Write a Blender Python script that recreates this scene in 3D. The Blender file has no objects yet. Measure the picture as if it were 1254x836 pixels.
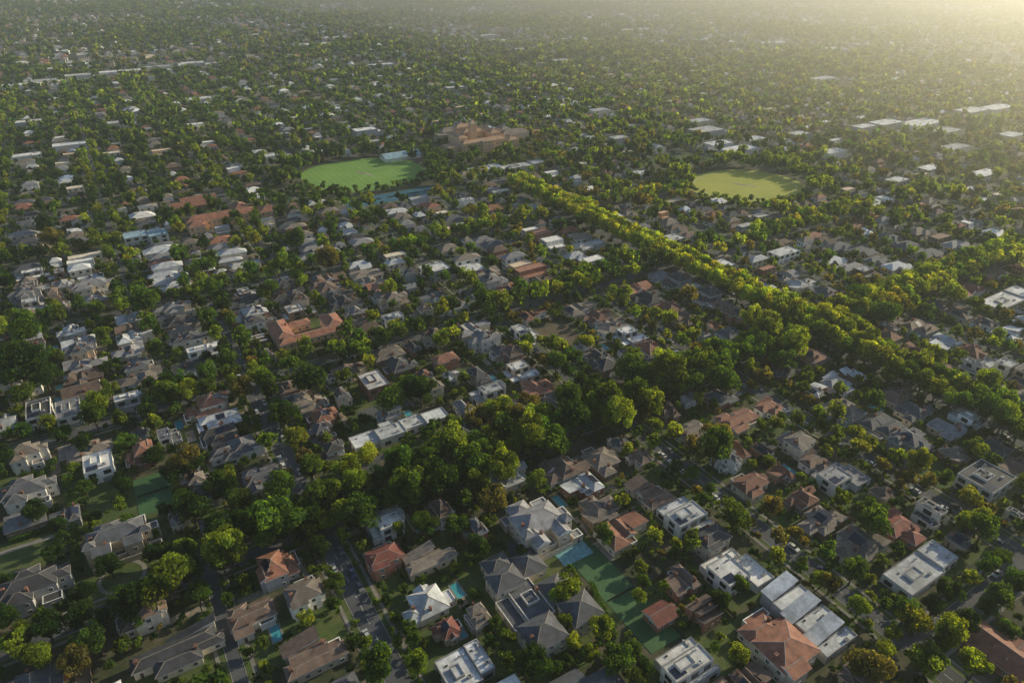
import bpy, math, random
import numpy as np
from mathutils import Vector
random.seed(7); rng=np.random.default_rng(7)
C=bpy.context.scene.collection
R=math.radians; PI=math.pi
# ---------------------------------------------------------------- camera model
H=193.0; TH=R(29.8); F=836.0
cT,sT=math.cos(TH),math.sin(TH)
PHI=R(31.5); cP,sP=math.cos(PHI),math.sin(PHI)
def proj(X,Y,Z=0):
    z=Y*cT+(H-Z)*sT; up=Y*sT+(Z-H)*cT
    if z<1: return (-9999,9999,0.01)
    return (627+F*X/z, 418-F*up/z, F/z)
def unproj(px,py,Z=0):
    dx=(px-627)/F; k=(418-py)/F
    d=(dx, cT+k*sT, -sT+k*cT); t=(H-Z)/(-d[2])
    return d[0]*t, d[1]*t
def ab2xy(a,b): return (b*cP-a*sP, b*sP+a*cP)
def xy2ab(x,y): return (-x*sP+y*cP, x*cP+y*sP)
def inview(x,y,m=70,Z=0):
    p=proj(x,y,Z); return -m<p[0]<1254+m and -m<p[1]<836+m*1.3
cd=bpy.data.cameras.new('camera'); cam=bpy.data.objects.new('camera',cd); C.objects.link(cam)
cam.location=(0,0,H); cam.rotation_euler=(PI/2-TH,0,0); cd.lens=24; cd.sensor_width=36; cd.clip_end=30000; cd.clip_start=1
bpy.context.scene.camera=cam
# ---------------------------------------------------------------- light
AZ,EL=R(58),R(22.5)
sd=Vector((math.sin(AZ)*math.cos(EL),math.cos(AZ)*math.cos(EL),math.sin(EL)))
sl=bpy.data.lights.new('sun','SUN'); sl.energy=5.0; sl.angle=R(0.6); sl.color=(1,.88,.58)
so=bpy.data.objects.new('sun',sl); C.objects.link(so); so.rotation_euler=sd.to_track_quat('Z','Y').to_euler()
so.location=(500,100,400)
w=bpy.data.worlds.new('World'); bpy.context.scene.world=w; w.use_nodes=True
nt=w.node_tree; bg=nt.nodes['Background']; sk=nt.nodes.new('ShaderNodeTexSky'); sk.sky_type='NISHITA'; sk.sun_disc=False
sk.sun_elevation=EL; sk.sun_rotation=AZ; nt.links.new(sk.outputs[0],bg.inputs[0]); bg.inputs[1].default_value=0.12
vs=bpy.context.scene.view_settings; vs.view_transform='Standard'; vs.look='None'; vs.exposure=0
# ---------------------------------------------------------------- materials
def newmat(n):
    m=bpy.data.materials.new(n); m.use_nodes=True; t=m.node_tree
    return m,t,t.nodes['Principled BSDF']
def L(t,a,b): t.links.new(a,b)
def mixc(t,typ='MULTIPLY',fac=1.0):
    n=t.nodes.new('ShaderNodeMix'); n.data_type='RGBA'; n.blend_type=typ; n.inputs[0].default_value=fac; return n
def ramp(t,fac,stops):
    r=t.nodes.new('ShaderNodeValToRGB'); e=r.color_ramp.elements
    while len(e)<len(stops): e.new(0.5)
    for i,(p,c) in enumerate(stops):
        e[i].position=p; e[i].color=(c[0],c[1],c[2],1) if not isinstance(c,(int,float)) else (c,c,c,1)
    L(t,fac,r.inputs[0]); return r
def noise(t,scale,detail=3,coord='Object',rough=.6):
    tc=t.nodes.new('ShaderNodeTexCoord'); n=t.nodes.new('ShaderNodeTexNoise')
    n.inputs['Scale'].default_value=scale; n.inputs['Detail'].default_value=detail; n.inputs['Roughness'].default_value=rough
    L(t,tc.outputs[coord],n.inputs['Vector']); return n
def surf(name,col,rough=.85,s1=.6,s2=4.0,lo=.65,hi=1.3,metal=0,rand=True,stripe=0):
    m,t,p=newmat(name)
    n1=noise(t,s1); n2=noise(t,s2,4)
    a=ramp(t,n1.outputs[0],[(.3,lo),(.7,hi)]); b=ramp(t,n2.outputs[0],[(.3,(lo+1)/2),(.7,(hi+1)/2)])
    x=mixc(t); L(t,a.outputs[0],x.inputs[6]); L(t,b.outputs[0],x.inputs[7])
    y=mixc(t); y.inputs[6].default_value=(*col,1); L(t,x.outputs[2],y.inputs[7]); out=y.outputs[2]
    if stripe:
        tc=t.nodes.new('ShaderNodeTexCoord'); wv=t.nodes.new('ShaderNodeTexWave'); wv.inputs['Scale'].default_value=stripe
        wv.bands_direction='Z' if stripe>1 else 'X'
        L(t,tc.outputs['Object'],wv.inputs['Vector']); wr=ramp(t,wv.outputs[0],[(0,.78),(1,1.12)])
        z=mixc(t); L(t,out,z.inputs[6]); L(t,wr.outputs[0],z.inputs[7]); out=z.outputs[2]
    if rand:
        oi=t.nodes.new('ShaderNodeObjectInfo'); rr=ramp(t,oi.outputs['Random'],[(0,.72),(1,1.25)])
        z=mixc(t); L(t,out,z.inputs[6]); L(t,rr.outputs[0],z.inputs[7]); out=z.outputs[2]
    L(t,out,p.inputs['Base Color']); p.inputs['Roughness'].default_value=rough; p.inputs['Metallic'].default_value=metal
    return m
ROOF={'slate':(.09,.095,.11),'charcoal':(.05,.052,.06),'brown':(.14,.095,.075),'terracotta':(.25,.11,.072),'orange':(.40,.25,.15),'dark red':(.20,.06,.045),
      'weathered':(.19,.16,.135),'pale metal':(.50,.52,.54),'white':(.80,.80,.78),'grey':(.23,.23,.245),'blue':(.36,.55,.66)}
WALL={'white':(.80,.78,.73),'cream':(.70,.62,.49),'red brick':(.34,.165,.11),'brown brick':(.25,.17,.12),'grey':(.40,.40,.40),'tan':(.70,.54,.38),'orange brick':(.66,.42,.25)}
RM={k:surf(k+'_roof',v,.8,(.12 if k in('pale metal','white') else .35),(.8 if k in('pale metal','white') else 3.),(.5 if k in('pale metal','white') else .6),(1.2 if k=='white' else 1.35),stripe=(0.9 if k in('pale metal','white','blue') else 2.2)) for k,v in ROOF.items()}
WM={k:surf(k+'_wall',v,.9,.5,3.,.82,1.12) for k,v in WALL.items()}
mRidge=surf('ridge_tile',(.22,.19,.17)); mTrim=surf('white_trim',(.7,.69,.66),.6)
mDark=surf('dark_metal',(.04,.04,.045),.5); mConc=surf('concrete',(.30,.28,.26),.9,.3,3,.7,1.25)
mGlass,t_,p_=newmat('window_glass'); p_.inputs['Base Color'].default_value=(.025,.03,.035,1); p_.inputs['Roughness'].default_value=.08
mSolar,t_,p_=newmat('solar_glass'); p_.inputs['Base Color'].default_value=(.015,.02,.045,1); p_.inputs['Roughness'].default_value=.2
mPot=surf('chimney_brick',(.26,.13,.09)); mAC=surf('unit_grey',(.5,.5,.5)); mDoor=surf('door_paint',(.12,.06,.04),.5)
mRoad=surf('asphalt',(.075,.08,.092),.9,.06,1.2,.65,1.35,rand=False)
mPath=surf('footpath_concrete',(.22,.21,.19),.9,.2,2,.7,1.2,rand=False)
mDrive=surf('driveway_paving',(.27,.23,.19),.9,.08,1.0,.45,1.5,rand=False)
mPaint=surf('road_paint',(.6,.6,.58),.7,rand=False)
mCLine=surf('court_line_paint',(.10,.18,.10),.7,rand=False)
mTurq=surf('turquoise_paving',(.16,.36,.40),.7,rand=False)
mWater,t_,p_=newmat('pool_water'); p_.inputs['Base Color'].default_value=(.06,.30,.36,1); p_.inputs['Roughness'].default_value=.06
mFence=surf('timber_fence',(.14,.10,.075),.9)
mTrunk=surf('bark',(.10,.075,.055),.95)
def grass(name,c1,c2,c3,s=.08):
    m,t,p=newmat(name); n=noise(t,s,5); n2=noise(t,1.3,4)
    a=ramp(t,n.outputs[0],[(.3,c1),(.5,c2),(.7,c3)]); b=ramp(t,n2.outputs[0],[(.25,.6),(.75,1.35)])
    x=mixc(t); L(t,a.outputs[0],x.inputs[6]); L(t,b.outputs[0],x.inputs[7]); L(t,x.outputs[2],p.inputs['Base Color'])
    p.inputs['Roughness'].default_value=.95; return m
mGround=grass('garden_ground',(.022,.04,.012),(.055,.06,.028),(.13,.11,.08),.08)
mLawn=grass('lawn_grass',(.035,.065,.014),(.06,.095,.02),(.11,.115,.04),.14)
def stripes(name,c1,c2,sc):
    m=grass(name,c1,tuple((x+y)/2 for x,y in zip(c1,c2)),c2,.03); t=m.node_tree; p=t.nodes['Principled BSDF']
    src=p.inputs['Base Color'].links[0].from_socket
    tc=t.nodes.new('ShaderNodeTexCoord'); wv=t.nodes.new('ShaderNodeTexWave'); wv.inputs['Scale'].default_value=sc
    L(t,tc.outputs['Object'],wv.inputs['Vector']); r=ramp(t,wv.outputs[0],[(.4,.94),(.6,1.04)])
    x=mixc(t); L(t,src,x.inputs[6]); L(t,r.outputs[0],x.inputs[7]); L(t,x.outputs[2],p.inputs['Base Color']); return m
mOvalL=stripes('oval_turf',(.12,.25,.035),(.18,.33,.05),.05)
mOvalR=stripes('dry_oval_turf',(.32,.35,.04),(.43,.43,.07),.05)
mCourt=surf('court_green',(.045,.12,.04),.8,.1,1,.8,1.2,rand=False); mBlue=surf('court_blue',(.02,.11,.17),.7,.1,1,.8,1.2,rand=False)
def foliage(name):
    m=bpy.data.materials.new(name); m.use_nodes=True; t=m.node_tree; t.nodes.remove(t.nodes['Principled BSDF'])
    o=[n for n in t.nodes if n.type=='OUTPUT_MATERIAL'][0]
    a=t.nodes.new('ShaderNodeAttribute'); a.attribute_name='Col'; oi=t.nodes.new('ShaderNodeObjectInfo')
    x=mixc(t); L(t,a.outputs['Color'],x.inputs[6]); L(t,oi.outputs['Color'],x.inputs[7])
    d=t.nodes.new('ShaderNodeBsdfDiffuse'); tr=t.nodes.new('ShaderNodeBsdfTranslucent'); ms=t.nodes.new('ShaderNodeMixShader'); ms.inputs[0].default_value=.5
    y=mixc(t); y.inputs[7].default_value=(3.0,2.6,.5,1); L(t,x.outputs[2],y.inputs[6])
    L(t,x.outputs[2],d.inputs[0]); L(t,y.outputs[2],tr.inputs[0]); L(t,d.outputs[0],ms.inputs[1]); L(t,tr.outputs[0],ms.inputs[2]); L(t,ms.outputs[0],o.inputs[0]); return m
mLeaf=foliage('leaves')
mStuffH,t_,p_=newmat('far_house_paint'); a_=t_.nodes.new('ShaderNodeAttribute'); a_.attribute_name='Col'
n_=noise(t_,.5,4); r_=ramp(t_,n_.outputs[0],[(.3,.7),(.7,1.25)]); x_=mixc(t_); L(t_,a_.outputs['Color'],x_.inputs[6]); L(t_,r_.outputs[0],x_.inputs[7]); L(t_,x_.outputs[2],p_.inputs['Base Color']); p_.inputs['Roughness'].default_value=.85
# ---------------------------------------------------------------- mesh helpers
class MB:
    def __init__(s): s.v=[]; s.f=[]; s.m=[]
    def poly(s,pts,m=0):
        i=len(s.v); s.v+= [tuple(p) for p in pts]; s.f.append(tuple(range(i,i+len(pts)))); s.m.append(m)
    def box(s,x0,y0,z0,x1,y1,z1,m=0):
        p=[(x0,y0,z0),(x1,y0,z0),(x1,y1,z0),(x0,y1,z0),(x0,y0,z1),(x1,y0,z1),(x1,y1,z1),(x0,y1,z1)]
        for q in ((3,2,1,0),(4,5,6,7),(0,1,5,4),(1,2,6,5),(2,3,7,6),(3,0,4,7)): s.poly([p[k] for k in q],m)
    def bar(s,A,B,w_,h_,m=0):
        A=Vector(A);B=Vector(B);d=(B-A); 
        if d.length<.05: return
        d.normalize(); sx=d.cross(Vector((0,0,1)))
        if sx.length<.01: sx=Vector((1,0,0))
        sx.normalize(); up=sx.cross(d); a=sx*w_/2; u=up*h_
        p=[A-a-u*.3,A+a-u*.3,A+u,B-a-u*.3,B+a-u*.3,B+u]
        s.poly([p[0],p[3],p[5],p[2]],m); s.poly([p[1],p[2],p[5],p[4]],m); s.poly([p[0],p[2],p[1]],m); s.poly([p[3],p[4],p[5]],m)
    def tube(s,A,B,r0,r1,n=6,m=0):
        A=Vector(A);B=Vector(B);d=(B-A).normalized(); x=d.orthogonal().normalized(); y=d.cross(x)
        a=[A+(x*math.cos(2*PI*k/n)+y*math.sin(2*PI*k/n))*r0 for k in range(n)]; b=[B+(x*math.cos(2*PI*k/n)+y*math.sin(2*PI*k/n))*r1 for k in range(n)]
        for k in range(n): s.poly([a[k],a[(k+1)%n],b[(k+1)%n],b[k]],m)
        s.poly(b,m); s.poly(a[::-1],m)
    def mesh(s,name,mats):
        me=bpy.data.meshes.new(name); me.from_pydata(s.v,[],s.f); me.polygons.foreach_set('material_index',s.m)
        for x in mats: me.materials.append(x)
        me.update(); return me
    def build(s,name,mats,parent=None,loc=(0,0,0),rz=0):
        o=bpy.data.objects.new(name,s.mesh(name,mats)); C.objects.link(o); o.location=loc; o.rotation_euler=(0,0,rz)
        if parent: o.parent=parent
        return o
def inst(name,me,parent,loc,rot=(0,0,0)):
    o=bpy.data.objects.new(name,me); C.objects.link(o); o.parent=parent; o.location=loc; o.rotation_euler=rot; return o
def empty(name,x,y,rz=0,z=0):
    o=bpy.data.objects.new(name,None); C.objects.link(o); o.location=(x,y,z); o.rotation_euler=(0,0,rz); o.empty_display_size=.5; return o
def tag(o,label,cat,group=None):
    o['label']=label; o['category']=cat
    if group: o['group']=group
def struct(o): o['kind']='structure'; return o
REG=[]
def reg(o,noun,desc,cat,group): REG.append((o,noun,desc)); o['category']=cat; o['group']=group
KIDS={}
def children(o): return KIDS.get(o.name,[])
def kid(parent,o): KIDS.setdefault(parent.name,[]).append(o); return o
GA,GB=120,700; G=np.zeros((1950,2700),np.uint8); RG=np.zeros((1950,2700),np.uint8)
def cells_(a0,b0,a1,b1): return slice(max(0,int(a0+GA)),max(0,int(a1+GA)+1)),slice(max(0,int(b0+GB)),max(0,int(b1+GB)+1))
OCC=[]
def occ(a0,b0,a1,b1): OCC.append((a0,b0,a1,b1)); G[cells_(a0,b0,a1,b1)]=1
def free(a0,b0,a1,b1): return not G[cells_(a0,b0,a1,b1)].any()
# ---------------------------------------------------------------- ground and air
mb=MB(); S=12000; mb.poly([(-S,-2000,0),(S,-2000,0),(S,S,0),(-S,S,0)]); struct(mb.build('ground',[mGround]))
def air(name,box,layers,loc=(0,0,0),rz=0):
    mb=MB(); mb.box(*box); hz=mb.build(name,[],None,loc,rz); struct(hz)
    hm=bpy.data.materials.new(name+'_air'); hm.use_nodes=True; t=hm.node_tree; t.nodes.remove(t.nodes['Principled BSDF'])
    o_=[n for n in t.nodes if n.type=='OUTPUT_MATERIAL'][0]; prev=None
    for col,den,g in layers:
        v=t.nodes.new('ShaderNodeVolumeScatter'); v.inputs['Color'].default_value=(*col,1); v.inputs['Density'].default_value=den; v.inputs['Anisotropy'].default_value=g
        if prev is None: prev=v.outputs[0]
        else:
            ad=t.nodes.new('ShaderNodeAddShader'); L(t,prev,ad.inputs[0]); L(t,v.outputs[0],ad.inputs[1]); prev=ad.outputs[0]
    L(t,prev,o_.inputs['Volume']); hz.data.materials.append(hm)
air('haze',(-9000,-1500,-3,9000,9500,225),[((1,.93,.72),.00010,.66),((.50,.82,1),.00007,0)])
# added denser haze volume, put on the sunward side for the golden glow
air('glow_haze',(-9000,560,-2.5,9000,6000,212),[((1,.90,.62),.00052,.66)],(0,0,0),-R(60))
# ---------------------------------------------------------------- streets
CROSS=[52,203,320,442,560,675,790,905,1020,1135,1250,1365,1480,1600]
D1=[-455,-380,-305,-230,-155,-80]+[182,255,326,400,475]+[550+75*k for k in range(16)]
def d1_for(a):
    l=list(D1)
    if a<203: l+=[-3,38]
    elif a<442: l+=[38]
    else: l+=[-3,90]
    return sorted(l)
ZONES=[(583,158,712,288),(585,292,745,445),(364,458,482,575),(575,45,612,128)]
def inzone(a,b,m=0): return any(z[0]-m<a<z[2]+m and z[1]-m<b<z[3]+m for z in ZONES)
def rw(b): return 10 if b==326 else (4 if b==-3 else 7.2)
AI=[(-60,52)]+list(zip(CROSS[:-1],CROSS[1:]))
road=MB(); kerb=MB(); path=MB(); mark=MB(); verge=MB()
CARS=[]
def near(a,b,lim=700): 
    x,y=ab2xy(a,b); return y<lim and inview(x,y,120)
for (a0,a1) in AI:
    for b in d1_for((a0+a1)/2):
        h=rw(b)/2; s=a0
        while s<a1-1:
            e=min(s+20,a1); m=(s+e)/2; x,y=ab2xy(m,b)
            if not inzone(m,b,2) and y<1500 and inview(x,y,150):
                road.poly([(b-h,s,.05),(b+h,s,.05),(b+h,e,.05),(b-h,e,.05)]); RG[cells_(s,b-h-2.5,e,b+h+2.5)]=1
                if near(m,b):
                    ks,ke=max(s,a0+5),min(e,a1-5)
                    for sg in (-1,1):
                        kx=sorted((b+sg*(h+.02),b+sg*(h+.2))); kerb.box(kx[0],ks,0,kx[1],ke,.14)
                        kx=sorted((b+sg*(h+.27),b+sg*(h+2.0))); verge.poly([(kx[0],ks,.08),(kx[1],ks,.08),(kx[1],ke,.08),(kx[0],ke,.08)])
                        kx=sorted((b+sg*(h+2.0),b+sg*(h+3.2))); path.poly([(kx[0],ks,.1),(kx[1],ks,.1),(kx[1],ke,.1),(kx[0],ke,.1)])
                    if b in (38,182,255,326):
                        for q in np.arange(ks,ke-2,6): mark.poly([(b-.07,q,.07),(b+.07,q,.07),(b+.07,q+2.6,.07),(b-.07,q+2.6,.07)])
            s=e
        if near((a0+a1)/2,b,1400):
            q=a0+10
            while q<a1-10:
                x,y=ab2xy(q,b)
                if not inzone(q,b,3):
                    for sg in (-1,1):
                        if y<430 and random.random()<(.27 if b>100 else .25) and b!=-3: CARS.append((q+random.uniform(-1,1),b+sg*(h-1.1),0 if sg<0 else PI))
                q+=6.6
for i,a in enumerate(CROSS):
    bs=d1_for(a-1); bl=[-520]+bs+[1800]
    for b0,b1 in zip(bl[:-1],bl[1:]):
        s=b0
        while s<b1-1:
            e=min(s+20,b1); m=(s+e)/2; x,y=ab2xy(a,m)
            if not inzone(a,m,2) and y<1500 and inview(x,y,150) and not(a==52 and m<182):
                road.poly([(s,a-3.6,.06),(e,a-3.6,.06),(e,a+3.6,.06),(s,a+3.6,.06)]); RG[cells_(a-6,s,a+6,e)]=1
                if near(a,m):
                    ks,ke=max(s,b0+5.5),min(e,b1-5.5)
                    if ke>ks:
                        for sg in (-1,1):
                            ky=sorted((a+sg*3.62,a+sg*3.8)); kerb.box(ks,ky[0],0,ke,ky[1],.14)
                            ky=sorted((a+sg*3.87,a+sg*5.6)); verge.poly([(ks,ky[0],.085),(ke,ky[0],.085),(ke,ky[1],.085),(ks,ky[1],.085)])
                            ky=sorted((a+sg*5.6,a+sg*6.8)); path.poly([(ks,ky[0],.105),(ke,ky[0],.105),(ke,ky[1],.105),(ks,ky[1],.105)])
            s=e
        if near(a,(b0+b1)/2,500):
            q=b0+12
            while q<b1-12:
                if ab2xy(a,q)[1]<360 and random.random()<(.1 if a==52 else .22) and not(a==52 and q<182):
                    for sg in (-1,1):
                        if random.random()<.6: CARS.append((a+sg*2.6,q,PI/2*sg))
                q+=7
for n,m_,mt in (('road',road,mRoad),('kerb',kerb,mConc),('pavement',path,mPath),('road_marking',mark,mPaint),('grass_verge',verge,mLawn)):
    struct(m_.build(n,[mt],None,(0,0,0),PHI))
# ---------------------------------------------------------------- house kit
def winmesh(w_,h_,fm,name):
    m=MB(); f=.09
    m.poly([(-w_/2+f,-.03,-h_/2+f),(w_/2-f,-.03,-h_/2+f),(w_/2-f,-.03,h_/2-f),(-w_/2+f,-.03,h_/2-f)],0)
    m.box(-w_/2,-.09,-h_/2,-w_/2+f,.02,h_/2,1); m.box(w_/2-f,-.09,-h_/2,w_/2,.02,h_/2,1)
    m.box(-w_/2+f,-.09,-h_/2,w_/2-f,.02,-h_/2+f,1); m.box(-w_/2+f,-.09,h_/2-f,w_/2-f,.02,h_/2,1); m.box(-.035,-.07,-h_/2+f,.035,.0,h_/2-f,1)
    return m.mesh(name,[mGlass,fm])
WIN={'std':winmesh(1.3,1.5,mTrim,'sash_window'),'wide':winmesh(2.8,1.9,mDark,'wide_window')}
dm=MB(); dm.box(-.5,-.07,0,.5,.02,2.1,0); dm.box(-.62,-.1,0,-.5,.02,2.2,1); dm.box(.5,-.1,0,.62,.02,2.2,1); DOOR=dm.mesh('front_door',[mDoor,mTrim])
dm=MB(); dm.box(-2.4,-.06,0,2.4,.02,2.3,0)
for k in range(4): dm.box(-2.4,-.08,.55*k+.5,2.4,-.062,.55*k+.53,1)
GAR=dm.mesh('garage_door',[mAC,mDark])
dm=MB(); dm.box(-.55,-.4,0,.55,.4,1.6,0); dm.box(-.62,-.47,1.6,.62,.47,1.75,0); dm.tube((-.25,0,1.75),(-.25,0,2.15),.13,.11,6,1); dm.tube((.25,0,1.75),(.25,0,2.15),.13,.11,6,1)
CHIM=dm.mesh('chimney',[mPot,RM['terracotta']])
dm=MB()
for i in range(4):
    for j in range(2): dm.box(i*1.08,j*1.7,0,i*1.08+1.02,j*1.7+1.63,.05,0)
SOL=dm.mesh('solar_panel',[mSolar])
dm=MB(); dm.box(-.8,-.5,0,.8,.5,.9,0); dm.tube((0,0,.9),(0,0,1.0),.35,.35,8,1); ACU=dm.mesh('air_conditioner',[mAC,mDark])
dm=MB(); dm.box(-.7,-.45,0,.7,.45,.14,1); dm.poly([(-.6,-.36,.15),(.6,-.36,.15),(.6,.36,.15),(-.6,.36,.15)],0); SKY=dm.mesh('skylight',[mGlass,mTrim])
dm=MB(); dm.box(-1.4,-.25,0,1.4,.25,.35,0); dm.tube((-1.0,0,.35),(-1.0,0,1.1),.12,.12,6,1); dm.tube((.6,0,.35),(.6,0,.9),.2,.2,8,0); VENT=dm.mesh('roof_vent',[mAC,mDark])
def roofshape(mb,wall,x0,y0,x1,y1,h,kind,pitch,caps=True):
    if kind=='flat':
        mb.poly([(x0+.24,y0+.24,h-.32),(x1-.24,y0+.24,h-.32),(x1-.24,y1-.24,h-.32),(x0+.24,y1-.24,h-.32)],0)
        for b in ((x0,y0,x1,y0+.25),(x0,y1-.25,x1,y1),(x0,y0+.25,x0+.25,y1-.25),(x1-.25,y0+.25,x1,y1-.25)): wall.box(b[0],b[1],h-.38,b[2],b[3],h)
        for b in ((x0-.03,y0-.03,x1+.03,y0+.28),(x0-.03,y1-.28,x1+.03,y1+.03),(x0-.03,y0+.28,x0+.28,y1-.28),(x1-.28,y0+.28,x1+.03,y1-.28)): mb.box(b[0],b[1],h+.003,b[2],b[3],h+.06,2)
        return
    ov=.5; X0,X1,Y0,Y1=x0-ov,x1+ov,y0-ov,y1+ov; zb,zt=h-.15,h+.06; tp=math.tan(R(pitch))
    if kind=='shed':
        ri=(X1-X0)*tp*.5
        p=[(X0,Y0,zt),(X1,Y0,zt+ri),(X1,Y1,zt+ri),(X0,Y1,zt)]; q=[(a,b,c-.2) for a,b,c in p]
        mb.poly(p,0); mb.poly(q[::-1],2)
        for k in range(4): mb.poly([q[k],q[(k+1)%4],p[(k+1)%4],p[k]],2)
        wall.poly([(x0,y0,h-.15),(x1,y0,h-.15),(x1,y0,h+ri-.15)]); wall.poly([(x1,y1,h-.15),(x0,y1,h-.15),(x1,y1,h+ri-.15)]); wall.poly([(x1,y0,h-.15),(x1,y1,h-.15),(x1,y1,h+ri-.15),(x1,y0,h+ri-.15)])
        return
    W,D=X1-X0,Y1-Y0; run=min(W,D)/2; rise=run*tp*(1.7 if kind=='steep' else 1); xm,ym=(X0+X1)/2,(Y0+Y1)/2
    hipk=kind in('hip','steep'); inset=run-.02 if hipk else 0
    e=[(X0,Y0,zt),(X1,Y0,zt),(X1,Y1,zt),(X0,Y1,zt)]; q=[(a,b,zb) for a,b,c in e]
    for k in range(4): mb.poly([q[k],q[(k+1)%4],e[(k+1)%4],e[k]],2)
    mb.poly(q[::-1],2); gm=0 if hipk else 2
    if W>=D:
        A=(X0+inset,ym,zt+rise);B=(X1-inset,ym,zt+rise)
        mb.poly([e[0],e[1],B,A],0); mb.poly([e[2],e[3],A,B],0)
        mb.poly([e[3],e[0],A],gm); mb.poly([e[1],e[2],B],gm); hp=[(e[0],A),(e[3],A),(e[1],B),(e[2],B)]
    else:
        A=(xm,Y0+inset,zt+rise);B=(xm,Y1-inset,zt+rise)
        mb.poly([e[1],e[2],B,A],0); mb.poly([e[3],e[0],A,B],0)
        mb.poly([e[0],e[1],A],gm); mb.poly([e[2],e[3],B],gm); hp=[(e[0],A),(e[1],A),(e[2],B),(e[3],B)]
    if caps:
        mb.bar(A,B,.34,.1,1)
        if hipk:
            for a,b in hp: mb.bar(a,b,.3,.09,1)
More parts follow.
